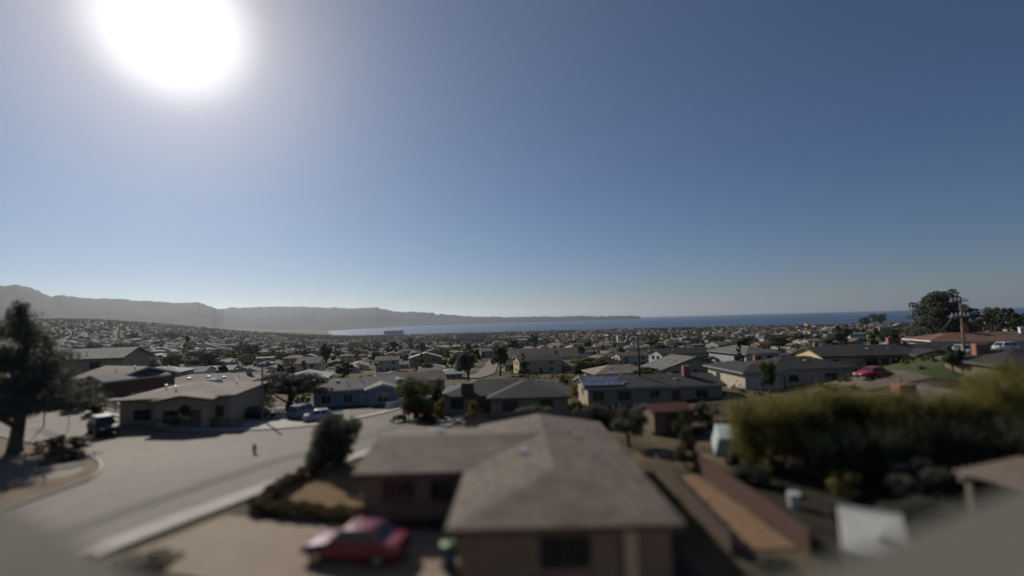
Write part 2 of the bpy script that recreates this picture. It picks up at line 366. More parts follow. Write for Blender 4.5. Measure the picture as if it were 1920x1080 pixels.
# streets that can be picked out among the far houses
def street(pts, w): ribbon('street', pts, -w/2, w/2, ASPH, .25, label='pale street between far houses', step=6)
street([(-14,150),(-10.5,175),(-12,240),(-13,330),(-14,420)], 7)
street([tuple(G(1430,660)[:2]), tuple(G(1405,640)[:2])], 7); street([tuple(G(1120,668)[:2]), tuple(G(1150,650)[:2])], 7); street([tuple(G(1160,668)[:2]), tuple(G(1186,640)[:2])], 8)

# ---------------------------------------------------------------- foliage
def quads(Cn, size, asp=1.0, up=.0, rg=rng, out=None):
    n = len(Cn); d = rg.normal(size=(n, 3)); d[:, 2] += up
    if out is not None: d += out*.9
    d /= np.linalg.norm(d, axis=1, keepdims=True)
    a = np.cross(d, rg.normal(size=(n, 3))); a /= np.linalg.norm(a, axis=1, keepdims=True); b = np.cross(d, a)
    s = size*rg.uniform(.6, 1.4, (n, 1)); a = a*s; b = b*s*asp
    V = np.stack([Cn-a-b*.4, Cn+a*.3-b, Cn+a+b*.4, Cn-a*.3+b], 1).reshape(-1, 3)
    return V, np.arange(4*n).reshape(-1, 4)
def clumps(kind, rg):
    """unit crown: radius .5, height 0..1 -> list of (centre, radii)"""
    o = []
    if kind == 'round':
        for k in range(16):
            a = rg.uniform(0, 6.28); q = rg.uniform(0, 1)**.6; z = rg.uniform(.34, .86); w = math.sqrt(max(.05, 1-((z-.55)/.45)**2))
            o.append(((math.cos(a)*q*.34*w, math.sin(a)*q*.34*w, z), (rg.uniform(.10,.19),)*2+(rg.uniform(.08,.14),)))
    elif kind == 'bush':
        for k in range(18):
            a = rg.uniform(0, 6.28); q = rg.uniform(0, 1)**.6; z = rg.uniform(.12, .84); w = math.sqrt(max(.08, 1-((z-.35)/.62)**2))
            o.append(((math.cos(a)*q*.38*w, math.sin(a)*q*.38*w, z), (rg.uniform(.1,.17),)*2+(rg.uniform(.10,.16),)))
    elif kind == 'spreading':
        for k in range(26):
            a = rg.uniform(0, 6.28); q = rg.uniform(.1, 1)**.7; z = rg.uniform(.38, .93)-q*.16
            o.append(((math.cos(a)*q*.42, math.sin(a)*q*.42, z), (rg.uniform(.09,.2), rg.uniform(.09,.17), rg.uniform(.04,.08))))
    elif kind == 'cypress':
        for k in range(130):
            z = .28+.70*rg.uniform(0, 1)**1.9; w = ((1-z)/.7)**1.05*.5+.02; a = rg.uniform(0, 6.28); q = rg.uniform(.15, 1)
            s = rg.uniform(.06,.15)*(1.3-z*1.08)
            o.append(((math.cos(a)*q*w*.85, math.sin(a)*q*w*.85, z+q*.03), (s*1.35, s*1.35, rg.uniform(.03,.06))))
        for k in range(4): o.append(((rg.uniform(-.05,.05), rg.uniform(-.05,.05), .88+k*.03), (.03,.03,.07)))
    elif kind == 'monterey':
        for k in range(150):
            z = rg.uniform(.10, .97); w = .30+.24*math.sin(math.pi*min(1, z*.92+.05)) if z < .8 else .26+.9*(1-z); a = rg.uniform(0, 6.28); q = rg.uniform(.1, 1)**.7; s = rg.uniform(.09,.18)
            o.append(((math.cos(a)*q*w*.9, math.sin(a)*q*w*.9, z), (s, s, rg.uniform(.03,.06))))
    elif kind == 'conifer':
        for k in range(30):
            z = rg.uniform(.1, .97); w = (1-z)*.42+.03; a = rg.uniform(0, 6.28)
            o.append(((math.cos(a)*w*.7, math.sin(a)*w*.7, z), (.05+.14*(1-z),)*2+(.045,)))
    elif kind == 'column':
        for k in range(18):
            z = rg.uniform(.08, .94); w = .34*math.sin(math.pi*min(1, z*.9+.08))**.6; a = rg.uniform(0, 6.28)
            o.append(((math.cos(a)*w*.8, math.sin(a)*w*.8, z), (.16,.16,.07)))
    elif kind == 'airy':
        for k in range(22):
            a = rg.uniform(0, 6.28); z = rg.uniform(.32, .95); q = rg.uniform(.2, 1)*math.sqrt(max(.1, 1-((z-.62)/.4)**2))
            o.append(((math.cos(a)*q*.4, math.sin(a)*q*.4, z), (rg.uniform(.06,.12),)*2+(rg.uniform(.05,.09),)))
    return o
def crown_np(kind, n, rg, leaf=None):
    if kind == 'palm':
        V = []; F = []; o = 0
        for k in range(16):
            a = k*2.4; e = rg.uniform(-.4, 1.0); L = .5
            prev = None
            for s in range(5):
                t = s/4; x = t*L*math.cos(e*.7); z = .86+.14*(math.sin(e)*t*1.2-t*t*.9)
                w = .07*math.sin(math.pi*(t*.85+.12)); c, d = math.cos(a), math.sin(a)
                V += [(x*c-w*d, x*d+w*c, z-.02), (x*c, x*d, z+.012), (x*c+w*d, x*d-w*c, z-.02)]
                if s: F += [(o-3, o-2, o+1, o), (o-2, o-1, o+2, o+1)]
                o += 3
        return np.array(V), np.array(F)
    cl = clumps(kind, rg); wts = np.array([r[0]*r[1]+r[0]*r[2]*2 for c, r in cl]); cnt = np.maximum(3, (wts/wts.sum()*n)).astype(int)
    P = []; O = []
    for (c, r), k in zip(cl, cnt):
        d = rg.normal(size=(k, 3)); d /= np.linalg.norm(d, axis=1, keepdims=True); q = rg.uniform(.55, 1.12, (k, 1))
        P.append(np.array(c)+d*np.array(r)*q); O.append(d)
    P = np.concatenate(P); O = np.concatenate(O)
    if leaf is None: leaf = 1.5/math.sqrt(n)
    return quads(P, leaf, .7, rg=rg, out=O)
CROWN = {}
def crown_mesh(kind, n, var, leaf=None):
    k = (kind, n, var, leaf)
    if k not in CROWN:
        V, F = crown_np(kind, n, np.random.default_rng(100+var*7+len(kind)), leaf); CROWN[k] = npmesh('crown', V, F, [LEAF['dark green']])
    return CROWN[k]
TRK = {}
def trunk_mesh(kind, var):
    k = (kind, var)
    if k not in TRK:
        rg = np.random.default_rng(9+var); mb = MB(); top = {'palm': .88, 'conifer': .95, 'cypress': .9, 'monterey': .8, 'column': .7}.get(kind, .55); r = {'palm': .035, 'bush': .03}.get(kind, .045)
        x, y = rg.uniform(-.03, .03, 2)
        mb.tube([(0,0,-.06),(0,0,.05),(x,y,.3),(x*1.5,y,top)], [r*1.5, r, r*.75, r*.25], 7)
        if kind not in ('palm', 'bush'):
            for q in range(6):
                a = q*1.05+rg.uniform(-.4, .4); z = rg.uniform(.16, .42); L = rg.uniform(.2, .36)
                mb.tube([(x*.6, y*.6, z), (x+math.cos(a)*L*.5, y+math.sin(a)*L*.5, z+.13), (math.cos(a)*L, math.sin(a)*L, z+.3)], [r*.5, r*.33, r*.12], 5)
        me = mb.mesh('trunk'); me.materials.append(mat('bark', (.10,.075,.055), .9, .4, 8, .4)); me.shade_smooth(); TRK[k] = me
    return TRK[k]
LEAF = {
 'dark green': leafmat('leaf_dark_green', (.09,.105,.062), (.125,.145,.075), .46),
 'blackish green': leafmat('leaf_blackish_green', (.115,.122,.095), (.13,.14,.105), .48),
 'mid green': leafmat('leaf_mid_green', (.04,.062,.02), (.09,.12,.035)),
 'pale green': leafmat('leaf_pale_green', (.075,.105,.035), (.16,.19,.07)),
 'olive': leafmat('leaf_olive', (.06,.062,.024), (.13,.12,.045)),
 'grey green': leafmat('leaf_grey_green', (.06,.072,.045), (.12,.135,.08)),
 'golden green': leafmat('leaf_golden_green', (.085,.095,.03), (.32,.29,.085), .62),
 'brownish': leafmat('leaf_brownish', (.07,.055,.03), (.13,.10,.05)),
 'red': leafmat('leaf_red', (.10,.03,.02), (.20,.06,.03)),
 'yellow': leafmat('leaf_yellow', (.14,.12,.02), (.30,.26,.05)),
}
def setmat(o, m):
    if o.material_slots[0].material is not m: o.material_slots[0].link = 'OBJECT'; o.material_slots[0].material = m
def tree(label, kind, P, h, w, tone, n=900, var=0, name=None, cat='tree', group=None, rz=0, leaf=None, trunk=True):
    name = name or {'palm': 'palm_tree', 'conifer': 'pine_tree', 'cypress': 'cypress_tree', 'bush': 'bush', 'column': 'columnar_tree', 'airy': 'eucalyptus_tree'}.get(kind, 'leafy_tree')
    if kind == 'bush': cat = 'bush' if cat == 'tree' else cat
    P = Vector(P); t = thing(name, label, cat, P, rz, group); t.scale = (w, w, h)
    c = put('crown', crown_mesh(kind, n, var, leaf), t); setmat(c, LEAF[tone])
    if trunk: put('trunk', trunk_mesh(kind, var), t)
    return t
def tree_px(label, kind, px, base, top, wpx, tone, n=2500, var=0, **k):
    P = G(px, base); q = proj(P)[2]
    return tree(label, kind, (P.x, P.y, P.z-.05), (base-top)*q/FPX, wpx*q/FPX, tone, n, var, **k)

# ---------------------------------------------------------------- houses
def uv_slope(me):
    l = me.uv_layers.new(name='uv')
    for p in me.polygons:
        n_ = p.normal; u = Vector((0,0,1)).cross(n_)
        u = Vector((1,0,0)) if u.length < 1e-3 else u.normalized()
        v = n_.cross(u)
        for li in p.loop_indices:
            c = me.vertices[me.loops[li].vertex_index].co; l.data[li].uv = (c.dot(u), c.dot(v))
def roof_shape(x0, x1, y0, y1, h, kind, pitch, over):
    """top outline and ridge of one roof: (vertices, top faces)"""
    X0, X1, Y0, Y1 = x0-over, x1+over, y0-over, y1+over
    swap = kind in ('gy', 'hy', 'hyf')
    if swap: X0, X1, Y0, Y1 = Y0, Y1, X0, X1
    half = (Y1-Y0)/2; ze = h-over*pitch+.12; zr = ze+half*pitch; ym = (Y0+Y1)/2
    a0 = half if kind in ('hx', 'hy', 'hyf') else 0; a1 = half if kind in ('hx', 'hy') else 0
    a0 = min(a0, (X1-X0)/2-.01); a1 = min(a1, (X1-X0)/2-.01)
    vs = [(X0,Y0,ze),(X1,Y0,ze),(X1,Y1,ze),(X0,Y1,ze),(X0+a0,ym,zr),(X1-a1,ym,zr)]
    fs = [(0,1,5,4),(2,3,4,5)]
    if a0: fs.append((3,0,4))
    if a1: fs.append((1,2,5))
    rim = [(0,1)] + ([(1,2)] if a1 else [(1,5),(5,2)]) + [(2,3)] + ([(3,0)] if a0 else [(3,4),(4,0)])
    if kind == 'flat':
        vs = [(X0,Y0,h+.15),(X1,Y0,h+.15),(X1,Y1,h+.15+pitch*(Y1-Y0)),(X0,Y1,h+.15+pitch*(Y1-Y0))]; fs = [(0,1,2,3)]; rim = [(0,1),(1,2),(2,3),(3,0)]
    if swap:
        vs = [(y, x, z) for x, y, z in vs]; fs = [f[::-1] for f in fs]; rim = [(b, a) for a, b in rim]
    return vs, fs, rim
def roof_mesh(*a, th=.16):
    vs, fs, rim = roof_shape(*a); n = len(vs)
    V = vs+[(x, y, z-th) for x, y, z in vs]; F = list(fs)+[tuple(i+n for i in f[::-1]) for f in fs]+[(b, a_, a_+n, b+n) for a_, b in rim]
    me = bpy.data.meshes.new('roof'); me.from_pydata(V, [], F); me.update(); uv_slope(me); return me
def roof_z(wing, x, y):
    x0, x1, y0, y1, h, kind, pitch, over = wing
    if kind == 'flat': return h+.15+pitch*(y-y0+over)
    dx = min(x-(x0-over), x1+over-x); dy = min(y-(y0-over), y1+over-y); ze = h-over*pitch+.12
    d = dy if kind == 'gx' else dx if kind == 'gy' else min(dx, dy)
    return ze+d*pitch
def wall_mesh(x0, x1, y0, y1, h, kind, pitch, over, low=1.2):
    t = .04; top = h-.03
    def poly(w): return w
    V = [(x0,y0,-low),(x1,y0,-low),(x1,y1,-low),(x0,y1,-low),(x0,y0,top),(x1,y0,top),(x1,y1,top),(x0,y1,top)]
    F = [(0,1,5,4),(2,3,7,6)]
    if kind in ('gx',):
        ym = (y0+y1)/2; zr = top+(y1-y0)/2*pitch; V += [(x0,ym,zr),(x1,ym,zr)]; F = [(0,1,5,4),(2,3,7,6),(3,0,4,8,7),(1,2,6,9,5),(4,5,9,8),(6,7,8,9)]
    elif kind in ('gy', 'hyf'):
        xm = (x0+x1)/2; zr = top+(x1-x0)/2*pitch; V += [(xm,y0,zr),(xm,y1,zr)]
        F = [(3,0,4,7),(1,2,6,5)]
        F += [(0,1,5,8,4) if kind == 'gy' else (0,1,5,4), (2,3,7,9,6)]
        F += [(4,8,9,7),(5,6,9,8)] if kind == 'gy' else []
    else: F += [(3,0,4,7),(1,2,6,5),(4,5,6,7)]
    me = bpy.data.meshes.new('wall'); me.from_pydata(V, [], F); me.update(); return me
_WF = {}; _WP = {}
GLASS = mat('window_glass', (.03,.035,.04), .12, .1, 1, spec=.6)
def win_meshes(w, h, m):
    k = (round(w, 2), round(h, 2), m.name)
    if k not in _WF:
        mb = MB(); t = .07
        mb.box(-w/2-t, w/2+t, -.05, .04, h/2, h/2+t).box(-w/2-t, w/2+t, -.07, .04, -h/2-t, -h/2).box(-w/2-t, -w/2, -.05, .04, -h/2, h/2).box(w/2, w/2+t, -.05, .04, -h/2, h/2)
        if w > 1: mb.box(-.025, .025, -.035, .03, -h/2, h/2)
        me = mb.mesh('window'); me.materials.append(m); _WF[k] = me
        pm = MB().box(-w/2, w/2, -.015, .02, -h/2, h/2).mesh('pane'); pm.materials.append(GLASS); _WP[k] = pm
    return _WF[k], _WP[k]
def side_at(wing, side, q):
    x0, x1, y0, y1 = wing[:4]
    return {'f': ((x0+(x1-x0)*q, y0), 0), 'b': ((x1-(x1-x0)*q, y1), math.pi), 'l': ((x0, y1-(y1-y0)*q), -math.pi/2), 'r': ((x1, y0+(y1-y0)*q), math.pi/2)}[side]
BRICK = None
def brick_mat():
    if 'red_brick' in MATS: return MATS['red_brick']
    M = mat('red_brick', (.22,.085,.055), .85, .3, 4, .3); n = M.node_tree; b = n.nodes['Principled BSDF']
    br = N(n, 'ShaderNodeTexBrick'); t = N(n, 'ShaderNodeTexCoord'); mp = N(n, 'ShaderNodeMapping'); mp.inputs['Rotation'].default_value = (math.pi/2, 0, 0.6)
    n.links.new(t.outputs['Object'], mp.inputs[0]); n.links.new(mp.outputs[0], br.inputs['Vector']); br.inputs['Scale'].default_value = 1
    br.inputs['Brick Width'].default_value = .22; br.inputs['Row Height'].default_value = .075; br.inputs['Mortar Size'].default_value = .008
    br.inputs['Color1'].default_value = (.30,.09,.055,1); br.inputs['Color2'].default_value = (.38,.13,.085,1); br.inputs['Mortar'].default_value = (.25,.22,.2,1)
    n.links.new(br.outputs[0], b.inputs['Base Color']); return M
BRICKM = brick_mat()
def chimney(root_roof, x, y, z, w=.9, d=.7, h=1.3, m=None, cap=True):
    mb = MB().box(x-w/2, x+w/2, y-d/2, y+d/2, z-.6, z+h)
    if cap: mb.box(x-w/2-.06, x+w/2+.06, y-d/2-.06, y+d/2+.06, z+h, z+h+.1)
    c = mb.build('chimney', m or BRICKM, root_roof)
    MB().tube([(x, y, z+h+.05), (x, y, z+h+.35)], .13, 8).build('chimney_pot', mat('flue_metal', (.3,.29,.27), .4, .2, 5, metal=.7), c) if cap else None
    return c
VENTM = mat('vent_metal', (.55,.55,.54), .35, .15, 6, metal=.6)
def vent(rf, x, y, z, kind=0):
    if kind == 0: MB().tube([(x,y,z-.1),(x,y,z+.35)], .06, 8).tube([(x,y,z+.35),(x,y,z+.45)], .12, 8).build('vent_pipe', VENTM, rf)
    else:
        me = MB().box(x-.25, x+.25, y-.2, y+.2, z-.06, z+.16).mesh('roof_vent'); me.materials.append(VENTM); put('roof_vent', me, rf)
def house(name, label, P, rz, wings, wm, rm, tm, wins=(), doors=(), chims=(), vents=(), cat='house', group=None, garage=(), gutter=True):
    t = thing(name, label, cat, P, rz, group); roofs = []; walls = []
    for wg in wings:
        w = put('wall', wall_mesh(*wg), t); w.data.materials.append(wm); walls.append(w)
        rf = put('roof', roof_mesh(*wg), t); rf.data.materials.append(rm); roofs.append(rf)
        if gutter:
            vs, fs, rim = roof_shape(*wg); mb = MB()
            for a, b in rim:
                A, B_ = Vector(vs[a]), Vector(vs[b]); d = (B_-A).normalized(); o_ = d.cross(Vector((0,0,1))).normalized()*.03
                q = [A+o_*.2, B_+o_*.2, B_+o_, A+o_]
                mb.add([Vector(v)+Vector((0,0,-.02)) for v in q]+[Vector(v)+Vector((0,0,-.24)) for v in q], [(0,1,2,3),(7,6,5,4),(0,4,5,1),(1,5,6,2),(2,6,7,3),(3,7,4,0)])
            mb.build('fascia', tm, rf)
    for (wi, sd, q, w, h, z) in wins:
        (x, y), a = side_at(wings[wi], sd, q); fm, pm = win_meshes(w, h, tm)
        f = put('window', fm, t, (x, y, z), a); put('pane', pm, f)
    for (wi, sd, q, m) in doors:
        (x, y), a = side_at(wings[wi], sd, q)
        d = put('door', MB().box(-.48,.48,-.04,.03,-.05,2.03).box(-.56,-.49,-.06,.03,-.05,2.1).box(.49,.56,-.06,.03,-.05,2.1).box(-.56,.56,-.06,.03,2.04,2.11).mesh('door'), t, (x, y, 0), a); d.data.materials.append(m)
        put('handle', MB().box(.34,.40,-.09,-.03,.95,1.05).mesh('handle'), d).data.materials.append(VENTM)
    for (wi, sd, q, w, m) in garage:
        (x, y), a = side_at(wings[wi], sd, q); g = put('garage_door', MB().box(-w/2-.08,-w/2,-.06,.03,-.1,2.3).box(w/2,w/2+.08,-.06,.03,-.1,2.3).box(-w/2,w/2,-.06,.03,2.2,2.3).mesh('garage_door'), t, (x, y, 0), a); g.data.materials.append(tm)
        for k in range(4):
            pn = MB().box(-w/2+.01, w/2-.01, -.035, .02, k*.55+.01-.05, k*.55+.53-.05).mesh('panel'); pn.materials.append(m); put('panel', pn, g)
    for c in chims:
        wi, x, y = c[:3]; z = roof_z(wings[wi], x, y); chimney(roofs[wi], x, y, z, *c[3:])
    for (wi, x, y, k) in vents: vent(roofs[wi], x, y, roof_z(wings[wi], x, y), k)
    return t, walls, roofs
RM = {
 'dark grey': roofmat('shingle_dark_grey', (.043,.041,.040)), 'brown': roofmat('shingle_brown', (.13,.10,.075)), 'grey': roofmat('shingle_grey', (.15,.145,.135)),
 'reddish': roofmat('shingle_reddish', (.20,.10,.065)), 'tan': roofmat('shingle_tan', (.26,.215,.165)), 'pale grey': roofmat('shingle_pale_grey', (.34,.335,.32)),
 'taupe': roofmat('shingle_taupe', (.155,.122,.095)),
}
WM = {}
for k, c in {'white': (.62,.60,.56), 'cream': (.52,.45,.34), 'tan': (.36,.28,.20), 'pale grey': (.42,.42,.41), 'blue grey': (.22,.26,.31), 'pale yellow': (.52,.42,.22), 'peach': (.50,.32,.22),
             'sage green': (.27,.30,.22), 'brown': (.17,.12,.085), 'dusty pink': (.42,.27,.23)}.items(): WM[k] = mat('stucco_'+k.replace(' ', '_'), c, .88, .12, 1.2, .08, detail=6)
TRIM = mat('white_trim', (.62,.61,.58), .6, .08, 3); TRIMB = mat('brown_trim', (.10,.075,.055), .7, .2, 3); TRIMG = mat('grey_trim', (.28,.28,.27), .7, .15, 3)
DOORM = mat('door_paint', (.15,.07,.05), .5, .1, 3); GARM = mat('garage_paint', (.50,.47,.41), .6, .08, 3)

# ---------------------------------------------------------------- vehicles
RUB = mat('tyre_rubber', (.02,.02,.02), .8, .2, 6); RIMM = mat('alloy', (.45,.45,.46), .3, .1, 5, metal=.8); LAMPR = mat('tail_lamp', (.35,.02,.02), .25, .1, 5); LAMPW = mat('head_lamp', (.65,.65,.62), .15, .1, 5)
BLKP = mat('black_plastic', (.03,.03,.03), .6, .2, 6)
def paint(name, c): return mat(name, c, .28, .06, 1.5, 0, spec=.5, coat=.6)
_CAR = {}
def car(label, P, rz, pm, kind='sedan', group=None, name='parked_car', cat='car'):
    t = thing(name, label, cat, P, rz, group)
    key = (kind, pm.name)
    if key not in _CAR:
        D = {'sedan': (4.6,.90,1.43,.92,(-1.05,-.35,1.0,1.72),.62), 'hatch': (4.2,.88,1.5,.95,(-1.15,-.4,1.35,1.95),.70), 'suv': (4.6,.94,1.75,1.05,(-1.05,-.45,1.75,2.2),.75), 'van': (5.0,.97,1.95,1.1,(-1.7,-.9,2.2,2.45),.75)}[kind]
        L, w, H, belt, (a, b, c, d), nose = D; mb = MB()
        st = [(-L/2,.40,nose-.06,.72),(-L/2+.12,.28,nose+.06,.86),(-L/2+.5,.22,nose+.14,.97),(a-.1,.20,belt-.04,1),(0,.20,belt,1),(d-.1,.20,belt+.02,1),(L/2-.45,.24,belt+.02,.97),(L/2-.1,.3,belt-.03,.88),(L/2,.42,belt-.18,.76)]
        for x, zb, zt, k in st:
            W_ = w*k; ring = [(0,zb),(W_*.8,zb),(W_*.97,zb+.12),(W_,(zb+zt)/2),(W_*.97,zt-.1),(W_*.86,zt-.01),(0,zt+.02)]
            ring += [(-y, z) for y, z in ring[-2:0:-1]]
            mb.v += [(x, y, z) for y, z in ring]
        n = 12
        for q in range(len(st)-1):
            for k in range(n): mb.f.append((q*n+k, q*n+(k+1) % n, (q+1)*n+(k+1) % n, (q+1)*n+k))
        mb.f += [tuple(range(n))[::-1], tuple(range((len(st)-1)*n, len(st)*n))]
        wb, wt, zb = w*.88, w*.70, belt-.04
        o = [(a,-wb,zb),(d,-wb,zb),(d,wb,zb),(a,wb,zb),(b,-wt,H),(c,-wt,H),(c,wt,H),(b,wt,H)]
        mb.add(o+[(b+.25,-wt*.7,H+.035),(c-.25,-wt*.7,H+.035),(c-.25,wt*.7,H+.035),(b+.25,wt*.7,H+.035)], [(0,1,5,4),(1,2,6,5),(2,3,7,6),(3,0,4,7),(4,5,9,8),(5,6,10,9),(6,7,11,10),(7,4,8,11),(8,9,10,11)])
        body = mb.mesh('body'); bb = bmesh.new(); bb.from_mesh(body); bmesh.ops.recalc_face_normals(bb, faces=bb.faces[:]); bb.to_mesh(body); bb.free(); body.materials.append(pm); body.shade_smooth(); body.set_sharp_from_angle(angle=R(38))
        def pane(q, lo=.12, hi=.10, s=.07):
            q = [Vector(v) for v in q]; nrm = (q[1]-q[0]).cross(q[3]-q[0]).normalized()*.012
            g = lambda u, v: q[0].lerp(q[1], u).lerp(q[3].lerp(q[2], u), v)
            f = [g(s, lo), g(1-s, lo), g(1-s, 1-hi), g(s, 1-hi)]
            return [v+nrm for v in f]+[v-nrm*.5 for v in f]
        PF = [(0,1,2,3),(7,6,5,4),(0,4,5,1),(1,5,6,2),(2,6,7,3),(3,7,4,0)]
        gl = []
        for nm, q in (('windshield', (o[3],o[0],o[4],o[7])), ('rear_window', (o[1],o[2],o[6],o[5]))): gl.append((nm, MB().add(pane(q), PF)))
        for sgn in (0, 1):
            q = (o[0],o[1],o[5],o[4]) if not sgn else (o[2],o[3],o[7],o[6])
            for u0_, u1_ in ((.03,.5),(.5,.97)):
                q_ = [Vector(v) for v in q]; g = lambda u, v: q_[0].lerp(q_[1], u).lerp(q_[3].lerp(q_[2], u), v)
                gl.append(('side_window', MB().add(pane((g(u0_,0), g(u1_,0), g(u1_,1), g(u0_,1)), .14, .1, .05), PF)))
        G_ = []
        for nm, x in gl: me = x.mesh(nm); me.materials.append(GLASS); G_.append((nm, me))
        tm = MB().tube([(0,-.11,0),(0,-.1,0),(0,.1,0),(0,.11,0)], [.27,.33,.33,.27], 18).mesh('tyre'); tm.materials.append(RUB); tm.shade_smooth(); tm.set_sharp_from_angle(angle=R(40))
        rm_ = MB().tube([(0,-.12,0),(0,.12,0)], .2, 12).mesh('rim'); rm_.materials.append(RIMM)
        hl = bev(MB().box(-.05,.05,-.2,.2,-.07,.07).mesh('headlight'), .02); hl.materials.append(LAMPW)
        tl = bev(MB().box(-.05,.05,-.17,.17,-.09,.09).mesh('taillight'), .02); tl.materials.append(LAMPR)
        bp = bev(MB().box(-.09,.09,-w*.82,w*.82,-.1,.1).mesh('bumper'), .05); bp.materials.append(BLKP)
        mr = bev(MB().box(-.06,.06,-.1,.1,-.07,.07).mesh('mirror'), .03); mr.materials.append(pm)
        _CAR[key] = (body, G_, tm, rm_, hl, tl, bp, mr, L, w, belt, a, nose)
    body, G_, tm, rm_, hl, tl, bp, mr, L, w, belt, a, nose = _CAR[key]
    put('body', body, t)
    for nm, me in G_: put(nm, me, t)
    for x in (-L/2+.85, L/2-.9):
        for y in (-w+.1, w-.1): k = put('tyre', tm, t, (x, y, .33)); put('rim', rm_, k)
    for y in (-w*.55, w*.55): put('headlight', hl, t, (-L/2+.07, y, nose-.02)); put('taillight', tl, t, (L/2-.04, y, belt-.22))
    put('bumper', bp, t, (-L/2+.06,0,.42)); put('bumper', bp, t, (L/2-.05,0,.45))
    for y in (-w-.06, w+.06): put('mirror', mr, t, (a+.25, y, belt+.03))
    return t
def gp(px, py, dz=0): p = G(px, py); p.z += dz; return p
def at(x, y, dz=0): return Vector((x, y, tz(x, y)+dz))

# ---------------------------------------------------------------- the roof the camera looks over
PAL = mat('parapet_render', (.155,.147,.12), .95, .16, 2, .05, detail=8, spec=.12)
br_ = thing('rooftop', 'pale rendered roof edge filling both bottom corners of the photo', 'rooftop', (0,0,0))
def slab(p, q, back, z, th=.25):
    mb = MB(); p, q, b1, b2 = Vector((*p,0)), Vector((*q,0)), Vector((*back[0],0)), Vector((*back[1],0))
    A = [p, q, b1, b2]; mb.add([(v.x, v.y, z-th) for v in A]+[(v.x, v.y, z) for v in A], [(3,2,1,0),(4,5,6,7),(0,1,5,4),(1,2,6,5),(2,3,7,6),(3,0,4,7)])
    me = mb.mesh('parapet'); bb = bmesh.new(); bb.from_mesh(me); bmesh.ops.recalc_face_normals(bb, faces=bb.faces[:]); bb.to_mesh(me); bb.free(); me.materials.append(PAL); return put('parapet', me, br_)
K_ = 2.3
def kk(*p): return [(x*K_, y*K_) for x, y in p]
slab(*kk((-7.5,5.75), (-0.3,1.52)), kk((-0.3,-3),(-7.5,-3)), CAMZ-1.2*K_)
slab(*kk((-0.29,1.51), (6.5,4.85)), kk((6.5,-3),(-0.29,-3)), CAMZ-1.2*K_)
ft_ = kk((-7.2,5.3),(-0.3,1.27),(6.2,4.45),(6.2,-2.8),(-7.2,-2.8)); b_ = MB()
b_.add([(x, y, -.2) for x, y in ft_]+[(x, y, CAMZ-1.2*K_-.27) for x, y in ft_], [(4,3,2,1,0),(5,6,7,8,9)]+[(q, (q+1) % 5, (q+1) % 5+5, q+5) for q in range(5)])
b_.build('wall', WM['pale grey'], br_)

# ---------------------------------------------------------------- foreground house with the taupe shingle roof
Z0 = 0
fh, fw, fr_ = house('house', 'low house with broad taupe shingle roof in the foreground centre', (0,0,0), 0,
    [(-2.3,5.9,19.2,36.4,2.55,'hyf',.165,.45), (-8.2,1.2,26.2,35.6,2.55,'gx',.145,.45)], mat('stucco_umber', (.20,.15,.12), .9, .15, 1.5, .1), RM['taupe'], TRIMB,
    wins=[(0,'f',.50,1.9,1.15,1.5),(1,'f',.20,1.6,1.1,1.5),(1,'f',.45,1.2,1.0,1.5),(0,'l',.85,1.3,1.0,1.5),(0,'r',.4,1.5,1.0,1.5)],
    doors=[(1,'f',.63,DOORM)], vents=[(0,3.4,31,0),(1,-5,32.5,1),(0,.4,27,1),(0,4.2,26,0)])
MB().box(4.05,4.55,18.95,19.17,0,2.3).build('gate_post', mat('pale_wood', (.42,.34,.25), .8, .2, 4), fh)
pl = MB().box(-2.2,1.2,18.55,18.75,0,.55).box(-2.2,-2.0,18.75,19.15,0,.55).box(1.0,1.2,18.75,19.15,0,.55)
pl.build('planter', mat('planter_block', (.20,.15,.11), .9, .2, 2), fh)
red = paint('red_paint', (.20,.018,.03)); dk = mat('dark_paint', (.03,.032,.04), .6, .06, 1.5, 0, spec=.15); wh = paint('white_paint', (.62,.62,.62)); sv = paint('silver_paint', (.42,.43,.45)); bl = paint('blue_grey_paint', (.12,.15,.22)); crm = paint('crimson_paint', (.42,.02,.025)); tanp = paint('beige_paint', (.4,.36,.3))
car('dark red car parked on the pale driveway, nose to the street', at(-7.3,22.3,.05), R(-9), red, 'sedan')
bin_ = thing('wheelie_bin', 'blue wheeled trash bin with green lid beside the dark red car', 'bin', at(-2.95,20.9,.05), .2)
me = MB().add([(-.24,-.26,.08),(.24,-.26,.08),(.24,.26,.08),(-.24,.26,.08),(-.31,-.36,1.0),(.31,-.36,1.0),(.31,.36,1.0),(-.31,.36,1.0)], [(3,2,1,0),(4,5,6,7),(0,1,5,4),(1,2,6,5),(2,3,7,6),(3,0,4,7)]).mesh('body'); bev(me, .04); me.materials.append(mat('blue_plastic', (.05,.085,.14), .5, .1, 3)); put('body', me, bin_)
me = bev(MB().box(-.33,.33,-.4,.38,1.0,1.07).mesh('lid'), .02); me.materials.append(mat('green_plastic', (.10,.17,.07), .5, .1, 3)); put('lid', me, bin_)
MB().tube([(-.28,.42,.98),(.28,.42,.98)], .02, 8).build('handle', BLKP, bin_)
for x in (-.3,.3): MB().tube([(x-.04,.27,.13),(x+.04,.27,.13)], .13, 12).build('wheel', BLKP, bin_)
tree('clipped round dark tree at the street corner beside the dry lawn', 'round', at(-13.2,36.4,-1.75), 6.9, 5.3, 'blackish green', 14000, 0)
tree('dark olive shrub on the brown bark below the driveway', 'bush', at(-15.2,20.2), 1.5, 3.4, 'olive', 3000, 0)
tree('low rounded grey green shrub at the kerb in the lower left', 'bush', at(-18.6,20.3), .8, 1.6, 'grey green', 1500, 1)
tree('small reddish brown shrub by the driveway mouth', 'bush', at(-19.3,22.0), .6, 1.2, 'brownish', 900, 2)
